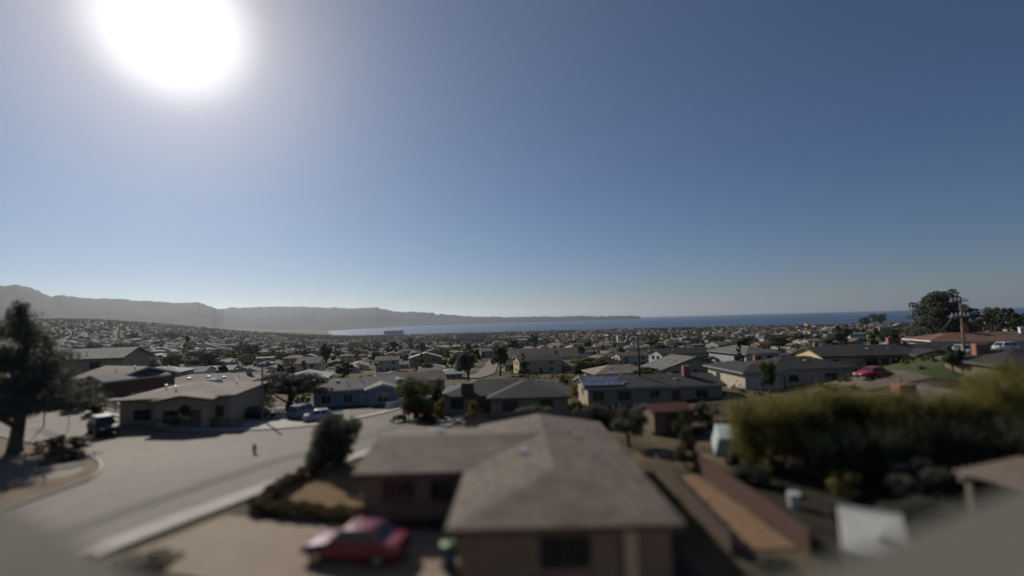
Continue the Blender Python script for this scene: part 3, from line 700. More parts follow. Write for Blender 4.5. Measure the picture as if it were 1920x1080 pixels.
# clipped hedges that frame the dry lawn
def hedge(label, line, h, w, tone, n, name='hedge', leaf=.07, rg=np.random.default_rng(5), spiky=0):
    P = []; L = [Vector((x, y, 0)) for x, y in line]; tot = sum((b-a).length for a, b in zip(L[:-1], L[1:]))
    for a, b in zip(L[:-1], L[1:]):
        k = int(n*(b-a).length/tot); d = (b-a); s = d.normalized(); nn = Vector((s.y, -s.x, 0))
        t = rg.uniform(0, 1, k); v = rg.uniform(0, 1, k)**.5; o = rg.uniform(-1, 1, k)
        edge = rg.random(k) < .75; o = np.where(edge & (rg.random(k) < .55), np.sign(o)*rg.uniform(.85, 1.05, k), o)
        v = np.where(edge & (np.abs(o) < .85), rg.uniform(.9, 1.05, k), v)
        bump = .86+.2*np.sin(t*tot*1.7+1)*np.sin(t*tot*.63)
        x = a.x+d.x*t+nn.x*o*w/2; y = a.y+d.y*t+nn.y*o*w/2
        P.append(np.stack([x, y, terrain(x, y)+v*h*bump], 1))
    P = np.concatenate(P); V, F = quads(P, leaf, .8, rg=rg, up=.3)
    o = tag(put(name, npmesh(name, V, F, [LEAF[tone]])), label, 'hedge'); return o
hedge('low dark hedge along the street side of the dry lawn', [(-15.0,28.0),(-14.9,32),(-14.2,35.3)], .75, .8, 'brownish', 3500)
hedge('low dark hedge between the dry lawn and the driveway', [(-14.9,27.9),(-11.5,27.0),(-8.2,26.0)], .7, .9, 'brownish', 3500)

# street corner things on the left
SIGNB = mat('sign_metal', (.16,.12,.11), .5, .15, 5, metal=.3); POLEM = mat('galvanised', (.30,.30,.29), .5, .15, 6, metal=.5)
def octo(parent, z, rad, m, y=0):
    mb = MB(); P = [(math.cos(R(22.5+45*k))*rad, math.sin(R(22.5+45*k))*rad) for k in range(8)]
    mb.add([(x, y-.012, z+q) for x, q in P]+[(x, y+.012, z+q) for x, q in P], [tuple(range(8)), tuple(range(15, 7, -1))]+[((k+1) % 8, k, k+8, (k+1) % 8+8) for k in range(8)])
    return mb.build('sign_plate', m, parent)
P = gp(128, 806); st = thing('street_sign', 'eight sided sign seen from behind on a pole at the left verge', 'sign', P, R(25))
MB().tube([(0,.04,-.2),(0,.04,2.5)], .035, 8).build('post', POLEM, st); octo(st, 2.15, .40, SIGNB)
P = gp(82, 800); st = thing('post', 'thin dark wooden post left of the eight sided sign', 'post', P); MB().tube([(0,0,-.2),(0,0,4.3)], [.06,.05], 8).build('shaft', mat('dark_pole', (.08,.06,.05), .9, .2, 4), st)
P = gp(477, 851); st = thing('hydrant', 'rusty red hydrant standing out on the blurred street corner', 'hydrant', P); st.scale = (.8, .8, .75); RUST = mat('rusty_red', (.20,.07,.05), .7, .3, 5)
MB().tube([(0,0,0),(0,0,.06),(0,0,.07),(0,0,.75),(0,0,.8),(0,0,1.0),(0,0,1.1)], [.22,.22,.15,.15,.19,.15,.04], 12).build('barrel', RUST, st)
for a in (0, 2.1, 4.2): MB().tube([(0,0,.6),(math.cos(a)*.24, math.sin(a)*.24,.6)], .08, 10).build('nozzle', RUST, st)
car('black and white lit sport utility car driving along the left street', (lambda p: (p.x, p.y, p.z+.02))(G(193,812)), R(-38)+math.pi, dk, 'suv', name='moving_car')
tree('big dark cypress cut off by the left edge of the photo', 'cypress', at(-45.6,44.5), 13.6, 12.5, 'blackish green', 26000, 0, rz=1.3)
P = gp(135, 850)
for k, (px, py, h, w, tone) in enumerate(((150,835,1.0,2.6,'brownish'),(95,845,1.4,3,'brownish'),(120,862,.8,3.4,'olive'))):
    tree(['dry brown bush right of the left cypress trunk','taller dry brown bush at the foot of the left cypress','low olive bush on the verge below the brown bushes'][k], 'bush', gp(px, py), h, w, tone, 1800, k)
# verge plants and fence of the far side of the left street
for k, (px, py, h, w, tone) in enumerate(((75,752,2.0,3,'grey green'),(110,757,2.6,3.4,'mid green'),(148,758,3.4,3.6,'dark green'),(180,772,1.8,3.2,'olive'),(345,800,2.7,3.6,'blackish green'),(305,800,1.2,2.2,'brownish'),(395,797,1.0,2.4,'olive'))):
    tree(['grey green bush at the kerb behind the left cypress','leafy green bush next to the grey green one at the kerb','dark bush with pale tips in front of the red gabled house','low olive bush at the fence left of the driving car','tall dark bush in front of the big brown roofed house','small brown bush left of the tall dark bush','low olive bush right of the tall dark bush'][k], 'bush', gp(px, py), h, w, tone, 2200, k % 3)
WOOD = mat('fence_wood', (.16,.11,.08), .9, .3, 5, .2); WOODD = mat('fence_dark_wood', (.075,.05,.04), .9, .3, 5, .2); PICK = mat('picket_paint', (.60,.60,.58), .7, .1, 3)
def fence(label, line, h, m, sp=.15, gap=.015, name='wooden_fence', post=2.4, solid=True):
    t = thing(name, label, 'fence', at(*line[0])); o = t.location; pb = MB(); rb = MB(); L = [Vector((x, y, 0)) for x, y in line]; posts = []
    for a, b in zip(L[:-1], L[1:]):
        d = (b-a); ln = d.length; s = d/ln; ang = math.atan2(s.y, s.x)
        k = int(ln/sp)
        for q in range(k):
            c = a+s*(q+.5)*sp; z = tz(c.x, c.y); hh_ = h*random.uniform(.97, 1.02)
            pb.box(-sp/2+gap/2, sp/2-gap/2, -.012, .012, .05, hh_, Matrix.Translation((c.x-o.x, c.y-o.y, z-o.z)) @ Matrix.Rotation(ang, 4, 'Z'))
        for q in range(int(ln/post)+1):
            c = a+s*q*post; posts.append(c)
            if q < int(ln/post):
                e = a+s*(q+1)*post
                for zz in (.3, h*.8): rb.tube([(c.x-o.x+s.y*.04, c.y-o.y-s.x*.04, tz(c.x,c.y)-o.z+zz), (e.x-o.x+s.y*.04, e.y-o.y-s.x*.04, tz(e.x,e.y)-o.z+zz)], .03, 4)
    p = pb.build('slat', m, t); p['kind'] = 'stuff'; rl = rb.build('rail', m, t); rl['kind'] = 'stuff'
    pm = MB().box(-.05,.05,-.05,.05,-.3,h+.06).mesh('post'); pm.materials.append(m)
    for c in posts: put('post', pm, t, (c.x-o.x+.07, c.y-o.y+.07, tz(c.x,c.y)-o.z))
    return t
fence('thin low fence along the far kerb of the left street', [(-76,76.5),(-56,63.5),(-38,54.2),(-30,54.4)], 1.0, WOOD, .3, .18)
fence('dark fence right of the foreground house', [(9.2,21.5),(9.5,33.5)], 1.05, WOODD)
fence('red brown fence on the far side of the tan bark strip', [(12.6,21.5),(12.2,34)], 1.15, mat('fence_red_wood', (.085,.045,.035), .9, .3, 5, .2))
fence('dark fence across the bottom between house and pale canopy', [(7,17.2),(12.7,17.6),(17,19)], 1.3, WOODD)
fence('weathered fence behind the foreground house', [(-5,48),(4,49),(13,50)], 1.8, WOOD)
fence('white picket fence in front of the blue grey house', [(-15.2,79),(-17.5,72),(-18.5,69)], 1.0, PICK, .16, .07, name='picket_fence')

# right yards below the hedge
MB_ = MB
sh = thing('garden_shed', 'small shed with dull red roof in the shaded yard right of centre', 'shed', at(14.2,46), R(8))
w_ = put('wall', wall_mesh(-1.8,1.8,-1.4,1.4,2.2,'gx',.3,.25,.2), sh); w_.data.materials.append(WM['brown']); rf = put('roof', roof_mesh(-1.8,1.8,-1.4,1.4,2.2,'gx',.3,.25), sh); rf.data.materials.append(roofmat('red_roofing', (.12,.04,.035)))
d_ = MB().box(-.6,.6,-1.46,-1.4,0,1.95).build('door', WOODD, sh); MB().box(.4,.46,-1.5,-1.46,.95,1.05).build('handle', VENTM, d_)
tr = thing('trailer', 'pale teal tarp covered trailer beside the hedge', 'trailer', at(15.6,36.4,.0), R(70))
me = MB().add([(-2.2,-.95,.55),(2.2,-.95,.55),(2.2,.95,.55),(-2.2,.95,.55),(-1.9,-.6,1.7),(1.8,-.6,1.95),(1.8,.6,1.95),(-1.9,.6,1.7)], [(3,2,1,0),(4,5,6,7),(0,1,5,4),(1,2,6,5),(2,3,7,6),(3,0,4,7)]).mesh('tarp'); bev(me, .08, 1); me.shade_flat(); me.materials.append(mat('teal_tarp', (.33,.40,.38), .7, .15, 2, .3)); put('tarp', me, tr)
MB().box(-2.1,2.1,-.8,.8,.42,.53).tube([(-2.1,0,.47),(-3.2,0,.42)], .05, 6).build('chassis', BLKP, tr)
for y in (-.85,.85): MB().tube([(.2,y-.1,.33),(.2,y+.1,.33)], .33, 16).build('wheel', RUB, tr)
tree('narrow dark shrub between shed and tan bark strip', 'column', at(11.6,33.8), 4.0, 1.9, 'olive', 2500, 0)
tree('dark leafy tree in the yard behind the foreground house', 'round', at(9.2,40), 3.6, 3.6, 'blackish green', 3000, 2)
bk = thing('bucket', 'white plastic bucket at the end of the tan bark strip', 'bucket', at(14.9,26.6), 0)
me = MB().tube([(0,0,0),(0,0,.75)], [.26,.33], 16).mesh('body'); me.materials.append(wh); me.shade_smooth(); me.set_sharp_from_angle(angle=R(40)); put('body', me, bk)
MB().tube([(-.34,0,.72),(-.2,0,1.0),(.2,0,1.0),(.34,0,.72)], .012, 6).build('handle', VENTM, bk)
# pale canopy and pergola frame at the lower right
cn = thing('patio_canopy', 'pale corrugated canopy tilted over the lower right yard', 'canopy', at(13.1,18.3), R(-32)); cn.scale = (.78, .85, .95)
CANM = mat('canopy_sheet', (.47,.47,.42), .55, .12, 1.5, .05, detail=6)
mb = MB(); cs = 28
for k in range(cs+1):
    x = -1.3+2.6*k/cs; dz = .03*(k % 2)
    mb.v += [(x,-1.5,2.15+dz),(x,1.5,2.75+dz)]
for k in range(cs): mb.f.append((2*k, 2*k+2, 2*k+3, 2*k+1))
me = mb.mesh('sheet'); me.materials.append(CANM); put('sheet', me, cn)
for x in (-1.2,1.2):
    for y in (-1.4,1.4): MB().box(x-.05,x+.05,y-.05,y+.05,0,2.42+.2*y).build('post', PICK, cn)
MB().box(-1.36,1.36,1.46,1.56,2.6,2.82).build('edge_beam', PICK, cn); MB().box(-1.36,1.36,-1.56,-1.46,2.02,2.2).build('edge_beam', PICK, cn)
MB().tube([(.2,-.3,2.42),(.2,-.3,2.62)], .2, 12).build('roof_light', wh, cn)
pg = thing('pergola', 'weathered pergola frame right of the pale canopy', 'pergola', at(24.5,23.2), R(20)); PGW = mat('pergola_wood', (.30,.235,.18), .85, .2, 4)
for x in (-2.4,2.4):
    for y in (-1.4,1.4): MB().box(x-.12,x+.12,y-.12,y+.12,0,2.2).build('post', PGW, pg)
for y in (-1.5,1.5): MB().box(-2.9,2.9,y-.09,y+.09,2.2,2.45).build('beam', PGW, pg)
for k in range(9): x = -2.6+k*.65; MB().box(x-.05,x+.05,-1.9,1.9,2.452,2.62).build('rafter', PGW, pg)
for k_, (x_, y_, h_, w_, l_) in enumerate(((14.6,30.5,1.2,2.6,'low dark bush at the back fence corner left of the white bucket'),(16.4,25.0,.9,2.4,'low dark bush in front of the sunlit olive bush'),(20.6,31.0,1.6,3.4,'dark bush pressed against the foot of the juniper hedge'),(26.2,29.6,1.5,3.6,'dark bush under the hedge beyond the pergola'),(15.6,21.3,1.0,2.8,'dark bush at the end of the bottom fence'),(9.9,19.0,1.1,2.2,'dark bush at the near end of the tan bark strip'),(17.0,33.0,1.4,2.4,'dark bush between teal trailer and hedge'))):
    tree(l_, 'bush', at(x_, y_), h_, w_, 'blackish green', 1800, k_ % 3)
gr = tree('sunlit olive bush in the dark yard under the hedge', 'bush', at(18.6,28), 1.5, 2.6, 'golden green', 2500, 1)
tree('dark green bush right of the white bucket', 'bush', at(19.6,23.5), 1.6, 3.4, 'blackish green', 2500, 0)
tree('dark rounded bush behind the pale canopy', 'bush', at(17.2,22.3), 1.7, 3.2, 'blackish green', 2500, 2)
tree('broad dark bush left of the pergola', 'bush', at(22.0,27), 2.2, 4.6, 'blackish green', 3000, 1)
tree('grassy green bush at the right edge beyond the pergola', 'bush', at(29.5,26), 1.3, 3.4, 'mid green', 2500, 2)

# feathery junipers: upright sprays
def juniper(label, cx, cy, L, W_, h, n, seed, tone='golden green', rz=0):
    L *= 1.3; n = int(n*1.25)
    rg = np.random.default_rng(seed); z0 = tz(cx, cy); cl = []
    for k in range(int(5+L*2.2)):
        x = rg.uniform(-L/2, L/2); cl.append((x, rg.uniform(-W_/2, W_/2), h*rg.uniform(.68, 1.0)*(1-.15*(abs(x)*2/L)**3), rg.uniform(.8, 1.4)))
    Vs = []; Fs = []; o = 0
    for s in range(n):
        x, y, ht, w = cl[rg.integers(len(cl))]; a = rg.uniform(0, 6.28); q = rg.uniform(0, 1)**.5
        z = ht*rg.uniform(.12, .88) if rg.random() < .7 else ht*rg.uniform(.75, .95); k = w*(1.15-.75*z/ht)
        p = np.array([x+math.cos(a)*q*k, y+math.sin(a)*q*k, z]); d = np.array([math.cos(a)*q*.75+.25, math.sin(a)*q*.75, rg.uniform(.5, 1.5)]); d /= np.linalg.norm(d); ln = rg.uniform(.35, .95)*(1.9 if z > ht*.72 else 1)
        for j_ in range(8):
            u = j_/7; c = p+d*ln*u; side = rg.normal(size=3); side -= d*side.dot(d); side /= np.linalg.norm(side)
            lw = (.20*(1-u)+.06)*rg.uniform(.7, 1.3); tip = c+side*lw+d*lw*.9; b = np.cross(side, d)*.022
            Vs += [c-b, c+b, tip+b*.5, tip-b*.5]; Fs.append((o, o+1, o+2, o+3)); o += 4
    V = np.array(Vs); t = thing('juniper_shrub', label, 'shrub', (cx, cy, z0), rz)
    put('foliage', npmesh('foliage', V, Fs, [LEAF[tone]]), t)
    tm = MB()
    for x, y, ht, w in cl: tm.tube([(x*.9, y, -.1), (x, y, ht*.4), (x+.1, y, ht*.85)], [.09,.06,.02], 5)
    tm.build('stem', MATS['bark'], t)['kind'] = 'stuff'; return t
juniper('feathery juniper at the left end of the sunlit hedge', 17.8, 33.2, 4.2, 2.4, 4.6, 3600, 1)
juniper('feathery juniper second from the left end of the hedge', 22.2, 33.6, 5.4, 2.6, 4.9, 4200, 2)
juniper('middle juniper of the hedge, in front of the red brick chimney', 27.2, 33.0, 5.6, 2.8, 4.7, 4400, 3)
juniper('tall juniper of the hedge right of the cream gable', 32.2, 32.2, 4.6, 3.0, 5.4, 4400, 4)
juniper('tallest juniper at the right edge of the photo', 36.2, 33.6, 4.8, 3.4, 6.5, 5200, 5)
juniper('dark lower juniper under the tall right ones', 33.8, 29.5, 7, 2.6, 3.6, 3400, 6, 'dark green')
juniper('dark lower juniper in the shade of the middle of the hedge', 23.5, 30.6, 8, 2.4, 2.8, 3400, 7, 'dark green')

# ---------------------------------------------------------------- the nearer houses
def H_(x, y): return Vector((x, y, tz(x, y)))
OCC = []   # footprints (x, y, radius) that the filler keeps clear of
def hs(name_label, x, y, rz, wings, wall, roof, trim, **k):
    rad = max(math.hypot(w[i], w[2+j]) for w in wings for i in (0,1) for j in (0,1)); OCC.append((x, y, rad))
    return house(k.pop('nm', 'house'), name_label, H_(x, y), rz, wings, WM[wall], RM[roof], trim, **k)
BRNCH = mat('dark_brick', (.10,.065,.05), .85, .25, 6)
hA = hs('dark grey hip roofed house with a wide brown chimney, behind the foreground roof', -1.4, 67, 0,
   [(-8.0,8.2,-4.3,4.5,2.6,'hx',.30,.5), (-1.6,8.0,-6.6,3,2.6,'hy',.30,.5)], 'tan', 'dark grey', TRIMB,
   wins=[(0,'f',.12,1.6,1.1,1.5),(0,'f',.30,1.2,1.1,1.5),(1,'f',.25,1.8,1.1,1.5),(1,'f',.72,1.6,1.1,1.5)], doors=[(0,'f',.36,DOORM)], chims=[(0,-4.7,-4.0,1.6,.8,1.35,BRNCH,False)], vents=[(0,-1,2,0),(0,.2,-1.2,0),(1,4.5,-1,1),(1,6.5,0,0)])
hB = hs('long dark roofed house with solar panels, behind the centre utility pole', 18.8, 70, 0,
   [(-9,9,-4.8,4.8,2.6,'gx',.20,.55)], 'tan', 'dark grey', TRIMG,
   wins=[(0,'f',.08,1.5,1.1,1.5),(0,'f',.27,1.8,1.1,1.5),(0,'f',.50,1.2,.9,1.6),(0,'f',.85,1.5,1.0,1.5),(0,'l',.5,1.2,1,1.5)], doors=[(0,'f',.66,DOORM)], chims=[(0,5.6,-1.2,1.0,.7,1.4,None,False)],
   vents=[(0,-5.2,-3,0),(0,-3.6,-3.5,1),(0,-3.2,1,1),(0,-1.8,2.5,0),(0,1.4,-1.4,0),(0,3.6,-2.6,1),(0,4,1.2,1),(0,-6.2,-3.4,1)])
SOL = mat('solar_cell', (.08,.10,.15), .18, .15, 8, spec=.9); rf = hB[2][0]; wg = (-9,9,-4.8,4.8,2.6,'gx',.20,.55)
sm = MB().box(-.5,.5,-.82,.82,0,.05).mesh('solar_panel'); sm.materials.append(SOL)
fm = MB()
for a in ((-.5,.5,-.85,-.82),(-.5,.5,.82,.85),(-.53,-.5,-.85,.85),(.5,.53,-.85,.85)): fm.box(*a, 0, .06)
fm = fm.mesh('panel_frame'); fm.materials.append(RIMM)
for r_, (x0, n_) in enumerate(((-9.0,5),(-8.2,4))):
    for k in range(n_):
        x = x0+k*1.1; y = -3.9+r_*1.85; o = put('solar_panel', sm, rf, (x, y, roof_z(wg, x, y)+.12)); o.rotation_euler = (math.atan(.2), 0, 0); put('panel_frame', fm, o)
hC = hs('grey roofed house with a pale sunlit side wall, behind the lone round tree', 41.5, 77, R(4),
   [(-8.6,-2.8,-6.2,5,3.0,'hy',.26,.6), (-3,10,-4.0,5,3.0,'hx',.28,.6)], 'cream', 'dark grey', TRIMG,
   wins=[(0,'l',.3,1.2,1.0,1.6),(1,'f',.7,1.8,1.1,1.5),(1,'f',.25,1.4,1,1.5)], garage=[(0,'f',.5,4.6,GARM)], doors=[(1,'f',.1,DOORM)], vents=[(1,4,-1.5,1),(1,6.5,1,1),(0,-5,1,0)], chims=[(1,-1,3.5,.8,.6,.8)])
hD = hs('yellow gabled house with a long grey roof left of the big cypress', 62, 86, R(-6),
   [(-6,11,-4,5.5,2.7,'gx',.27,.7), (-9.5,-4.5,-5.5,4,2.7,'gx',.25,.5), (5,10.5,-6,2,2.7,'gy',.25,.5)], 'pale yellow', 'dark grey', TRIMB,
   wins=[(0,'f',.3,1.8,1.1,1.5),(0,'f',.55,1.8,1.1,1.5),(1,'f',.3,1.5,1,1.5),(2,'f',.5,2.0,1.2,1.5)], doors=[(0,'f',.42,DOORM)], chims=[(0,5.6,1.6,.9,.7,1.2),(1,-6.8,2.0,.7,.6,1.1)], vents=[(0,0,-1.5,1),(0,3,-2,0)])
hE = hs('long low house with rust red roof behind the right utility pole', 86, 94, R(-14),
   [(-5.5,9,-3.6,4.6,2.8,'hx',.25,.9)], 'cream', 'reddish', TRIM,
   wins=[(0,'f',q,1.7,1.2,1.5) for q in (.3,.42,.58,.7,.82)], doors=[(0,'f',.5,DOORM)], chims=[(0,2.0,.6,.9,.7,1.2)], vents=[(0,-3,-1.5,0)])
hF = hs('grey roofed house with a pale chimney at the far right edge', 114, 108, R(-20),
   [(-11,9,-4,6,3.4,'hx',.32,.6)], 'white', 'brown', TRIM, wins=[(0,'f',.3,1.6,1.1,1.5),(0,'f',.55,1.6,1.1,1.5)], doors=[(0,'f',.42,DOORM)], chims=[(0,0,0,1.2,.9,1.2,WM['white'],True)])
hH1 = hs('flat grey roof with a broad brick chimney just behind the hedge', 35.0, 46.5, R(3),
   [(-4.0,5.2,-3.6,4.2,2.15,'gx',.10,.4)], 'tan', 'grey', TRIMG, wins=[(0,'f',.4,1.4,1,1.3)], doors=[(0,'l',.5,DOORM)], chims=[(0,3.5,1.4,1.75,1.1,.95,None,False)])
hP = hs('small cream gable with white edges behind the tall juniper', 36.4, 40.6, R(-8),
   [(-1.9,1.9,-2.0,1.4,2.9,'gy',.50,.3)], 'cream', 'brown', TRIM, wins=[(0,'f',.3,.8,.8,1.4)], doors=[(0,'f',.7,DOORM)])
hH2 = hs('very dark low roof with a red brick chimney at the right', 57.5, 55.5, R(-12),
   [(-4.2,9,-4,5,2.5,'hx',.28,.5)], 'brown', 'dark grey', TRIMB, wins=[(0,'f',.4,1.6,1.1,1.4)], doors=[(0,'f',.6,DOORM)], chims=[(0,-2.0,2.2,1.5,1.0,1.15,None,False)])
L1 = hs('big brown roofed house with a long skylight on the left corner', -37.6, 60.8, R(10),
   [(-7.4,4.0,-5.6,6.0,3.3,'hx',.17,.5), (-3.0,2.4,-7.4,0,3.2,'gy',.17,.5)], 'tan', 'taupe', TRIMB,
   wins=[(0,'f',.2,1.6,1.1,1.5),(1,'f',.3,1.4,1.1,1.5),(0,'f',.86,1.6,1.1,1.5),(0,'l',.4,1.4,1.1,1.5)], doors=[(1,'f',.75,DOORM)], vents=[(0,-4.5,-2,0),(0,-3,-3,0),(0,2,1.5,0),(0,1,4,0)])
sk = MB().box(-.9,.9,-.3,.3,0,.28).mesh('skylight'); bev(sk, .06); sk.materials.append(mat('skylight_dome', (.7,.7,.68), .2, .08, 3)); o = put('skylight', sk, L1[2][0], (-.6,1.5,roof_z((-7.4,4.0,-5.6,6.0,3.3,'hx',.17,.5), -.6, 1.5)-.02), .2)
L2 = hs('brown roofed house with a red gable end behind the left cypress', -60.6, 78, R(-22),
   [(-8,2.0,-4.5,4.5,3.0,'gx',.30,.6), (-1.5,3.8,-6.6,2,3.0,'gy',.28,.5)], 'brown', 'brown', TRIM,
   wins=[(0,'f',.2,1.5,1.1,1.5),(0,'f',.45,1.5,1.1,1.5),(1,'f',.5,1.6,1.1,1.5)], doors=[(0,'f',.6,DOORM)], vents=[(0,-2,-2,0),(0,1,-1,0)])
L2[1][1].data.materials[0] = mat('red_siding', (.21,.085,.065), .85, .15, 2)
L3 = hs('low dark brown roof dotted with bright vents behind the big brown roof', -57.5, 91, R(6),
   [(-8,9,-5,5,2.7,'hx',.22,.5)], 'tan', 'brown', TRIMB, wins=[(0,'f',.3,1.5,1,1.5)], doors=[(0,'f',.5,DOORM)], vents=[(0,-5,-2.5,1),(0,-2,-2.5,1),(0,1,-2,1),(0,4,-2.5,1),(0,6,-1.5,0)], chims=[(0,6.5,2,.8,.8,1.0,WM['pale grey'],True)])
Gh = hs('blue grey weatherboard house at the far side of the street junction', -26.5, 80, R(18),
   [(-5.8,6,-4.2,4.2,2.9,'gx',.28,.5), (2,6.6,-6.4,1,2.9,'gy',.28,.4)], 'blue grey', 'grey', TRIM,
   wins=[(0,'f',.15,1.4,1.2,1.5),(0,'f',.42,1.4,1.2,1.5),(1,'f',.5,1.6,1.2,1.5),(1,'r',.4,1.2,1.1,1.5),(0,'r',.7,1.2,1.1,1.5)], doors=[(0,'f',.62,mat('white_door', (.55,.55,.53), .5, .05, 3))], vents=[(0,-1,-2,0),(0,1,-1,0),(0,-2.5,-1.2,1)])
G2 = hs('brown gabled house behind the white picket fence', -21.5, 99, R(20), [(-6,6.5,-4,4.5,2.8,'gx',.30,.5),(-5,0,-6,2,2.8,'gy',.3,.4)], 'tan', 'brown', TRIM,
   wins=[(0,'f',.7,1.6,1.1,1.5),(1,'f',.5,1.5,1.1,1.5),(0,'r',.5,1.3,1.1,1.5)], doors=[(0,'f',.88,DOORM)], vents=[(0,2,-2,0)])
TQ = hs('small turquoise cabin with white trimmed flat roof', 80, 147, R(6), [(-6.5,8,-4,4,3.6,'hx',.16,.8)], 'sage green', 'brown', TRIM, wins=[(0,'f',q,1.6,1.4,2.3) for q in (.1,.25,.4,.55,.7,.85)], doors=[(0,'l',.5,DOORM)])
TQ[1][0].data.materials[0] = mat('turquoise_paint', (.16,.40,.36), .7, .08, 2)
BH = hs('huge brown roofed hall in the middle of the town', 12, 235, R(-3), [(-17,18,-8,8,5.5,'gx',.42,1.0), (-17.5,-9,-10,6,5.2,'gx',.35,.8)], 'pale grey', 'brown', TRIMB, cat='hall', nm='hall', wins=[(0,'f',q,2.2,1.6,3) for q in (.3,.45,.6,.75,.9)], doors=[(0,'f',.52,DOORM)], gutter=True)
def hpx(label, px, py, wpx, wall, roof, wh=5.5, dep=10, kind='gx', pitch=.3, rz=0, nm='building', cat='building', two=False, nwin=4):
    p = G(px, py); q = proj(p)[2]; w = wpx*q/FPX; h = wh*q/FPX
    wings = [(-w/2,w/2,0,dep,h,kind,pitch,.5)]; mz = [h*.5] if not two else [h*.25, h*.72]
    return hs(label, p.x, p.y, rz, wings, wall, roof, TRIM, nm=nm, cat=cat, wins=[(0,'f',(k+.5)/nwin,min(2.4, w/nwin*.55),min(1.7, h*.3),z) for k in range(nwin) for z in mz])
hpx('grey shoreline hotel block with rows of windows', 883, 634, 55, 'pale grey', 'grey', 9, 18, 'flat', 0, nm='hotel', cat='hotel', two=True, nwin=14)
hpx('second grey block at the shore left of the hotel', 738, 627, 36, 'pale grey', 'grey', 7, 14, 'flat', 0, two=True, nwin=10)
hpx('long low white roofed hall in front of the shoreline hotel', 845, 655, 50, 'white', 'pale grey', 5.5, 16, 'flat', .02, nwin=8)
hpx('pale sand coloured shed at the shore right of the hotel', 968, 636, 70, 'peach', 'tan', 4, 18, 'gx', .1, nwin=6)
hpx('long pale blue warehouse right of the brown hall', 985, 642, 60, 'blue grey', 'pale grey', 5, 22, 'gx', .1, nwin=6)
hpx('white tower block standing above the trees right of centre', 1163, 646, 9, 'white', 'pale grey', 17, 7, 'flat', 0, nm='tower', cat='tower', two=True, nwin=2)
hpx('large sand roofed hall on the skyline at the right', 1535, 612, 42, 'peach', 'tan', 4, 26, 'gx', .3, nwin=5)
hpx('white two storey house in front of the dark trees at the right', 1610, 640, 30, 'white', 'pale grey', 15, 9, 'flat', 0, nm='house', cat='house', two=True, nwin=4)
hpx('orange walled house with bluish roof near the right skyline', 1662, 622, 26, 'peach', 'grey', 9, 9, 'gx', .2, nm='house', cat='house', nwin=3)
hpx('blue grey gabled house right of the brick red one', 1312, 689, 40, 'blue grey', 'dark grey', 13, 10, 'gx', .42, .25, nm='house', cat='house', two=True, nwin=4)
hpx('brick red house with steep roof left of the turquoise cabin', 1362, 680, 44, 'peach', 'reddish', 8, 10, 'gx', .5, -.1, nm='house', cat='house', nwin=4)
hpx('yellow two storey house right of the turquoise cabin', 1522, 650, 26, 'pale yellow', 'pale grey', 10, 9, 'gx', .25, nm='house', cat='house', two=True, nwin=4)
hpx('pink gabled house left of the blue grey gabled one', 1262, 652, 24, 'dusty pink', 'brown', 8, 9, 'gx', .4, nm='house', cat='house', nwin=3)
hpx('white building strip low on the left hillside', 123, 590, 26, 'white', 'pale grey', 3, 20, 'flat', 0, nwin=5)
hpx('white house with carport above the far end of the street', 806, 707, 46, 'white', 'brown', 9, 9, 'gx', .2, nm='house', cat='house', nwin=4)
hpx('pale bungalow right of the white carport house', 845, 711, 44, 'pale grey', 'pale grey', 10, 9, 'hx', .25, .2, nm='house', cat='house', nwin=4)

# ---------------------------------------------------------------- utility poles and wires
PW = mat('pole_wood', (.20,.145,.10), .9, .3, 6, .2); CER = mat('ceramic', (.6,.6,.58), .3, .05, 4); XARM = mat('weathered_arm', (.62,.59,.53), .85, .15, 4); WIRE = mat('cable_sheath', (.22,.22,.22), .6, .1, 4)
def pole(label, p, h, arms, rz, PW=PW, k_=1):
    t = thing('utility_pole', label, 'utility pole', p, rz); MB().tube([(0,0,-.3),(0,0,h*.5),(0,0,h)], [.15*k_,.13*k_,.10*k_], 10).build('shaft', PW, t, smooth=True)
    for z, L in arms:
        a = MB().box(-L/2,L/2,.12,.26,z-.09,z+.09).build('crossarm', XARM, t)
        for k in range(5):
            x = -L/2+.15+k*(L-.3)/4
            MB().tube([(x,.19,z+.08),(x,.19,z+.22),(x,.19,z+.36)], [.04,.09,.06], 8).build('insulator', CER, a)
    return t
p1 = gp(1201, 752); q = proj(p1)[2]; h1 = (752-628)*q/FPX
pole('thin utility pole rising in front of the solar panel house', p1, h1, [(h1-1.15,1.7)], R(8), mat('dark_pole_wood', (.06,.045,.035), .9, .3, 6, .2), 1.25)
p2 = gp(1812, 697); h2 = (697-560)*proj(p2)[2]/FPX
pp = pole('tall utility pole with two crossarms at the right', p2, h2, [(h2-.25,1.9),(h2-2.1,2.0)], R(-12))
MB().tube([(.28,0,h2-1.7),(.28,0,h2-.75)], .16, 10).build('transformer', mat('transformer_grey', (.35,.35,.34), .5, .1, 4), pp)
def wire(label, a, b, sag=.5, r=.022):
    a, b = Vector(a), Vector(b); pts = [a.lerp(b, k/16)-Vector((0,0,sag*4*(k/16)*(1-k/16))) for k in range(17)]
    tag(MB().tube(pts, r, 5).build('power_cable', WIRE), label, 'cable')
T1 = p1+Vector((0,.2,h1-1.0)); T2 = p2+Vector((0,.2,h2-2.0))
wire('cable sloping from the centre pole down to the solar panel roof', T1+Vector((-.4,0,0)), Vector((11.2, 68, tz(11.2,68)+3.3)), .5)
wire('cable sloping from the centre pole down to the right over the dark roof', T1+Vector((.4,0,0)), Vector((20.5, 62, tz(20.5,62)+1.9)), .3)
wire('cable from the right pole out left past the big cypress', T2+Vector((-.8,0,0)), G(1700,620,5.5), 1.6)
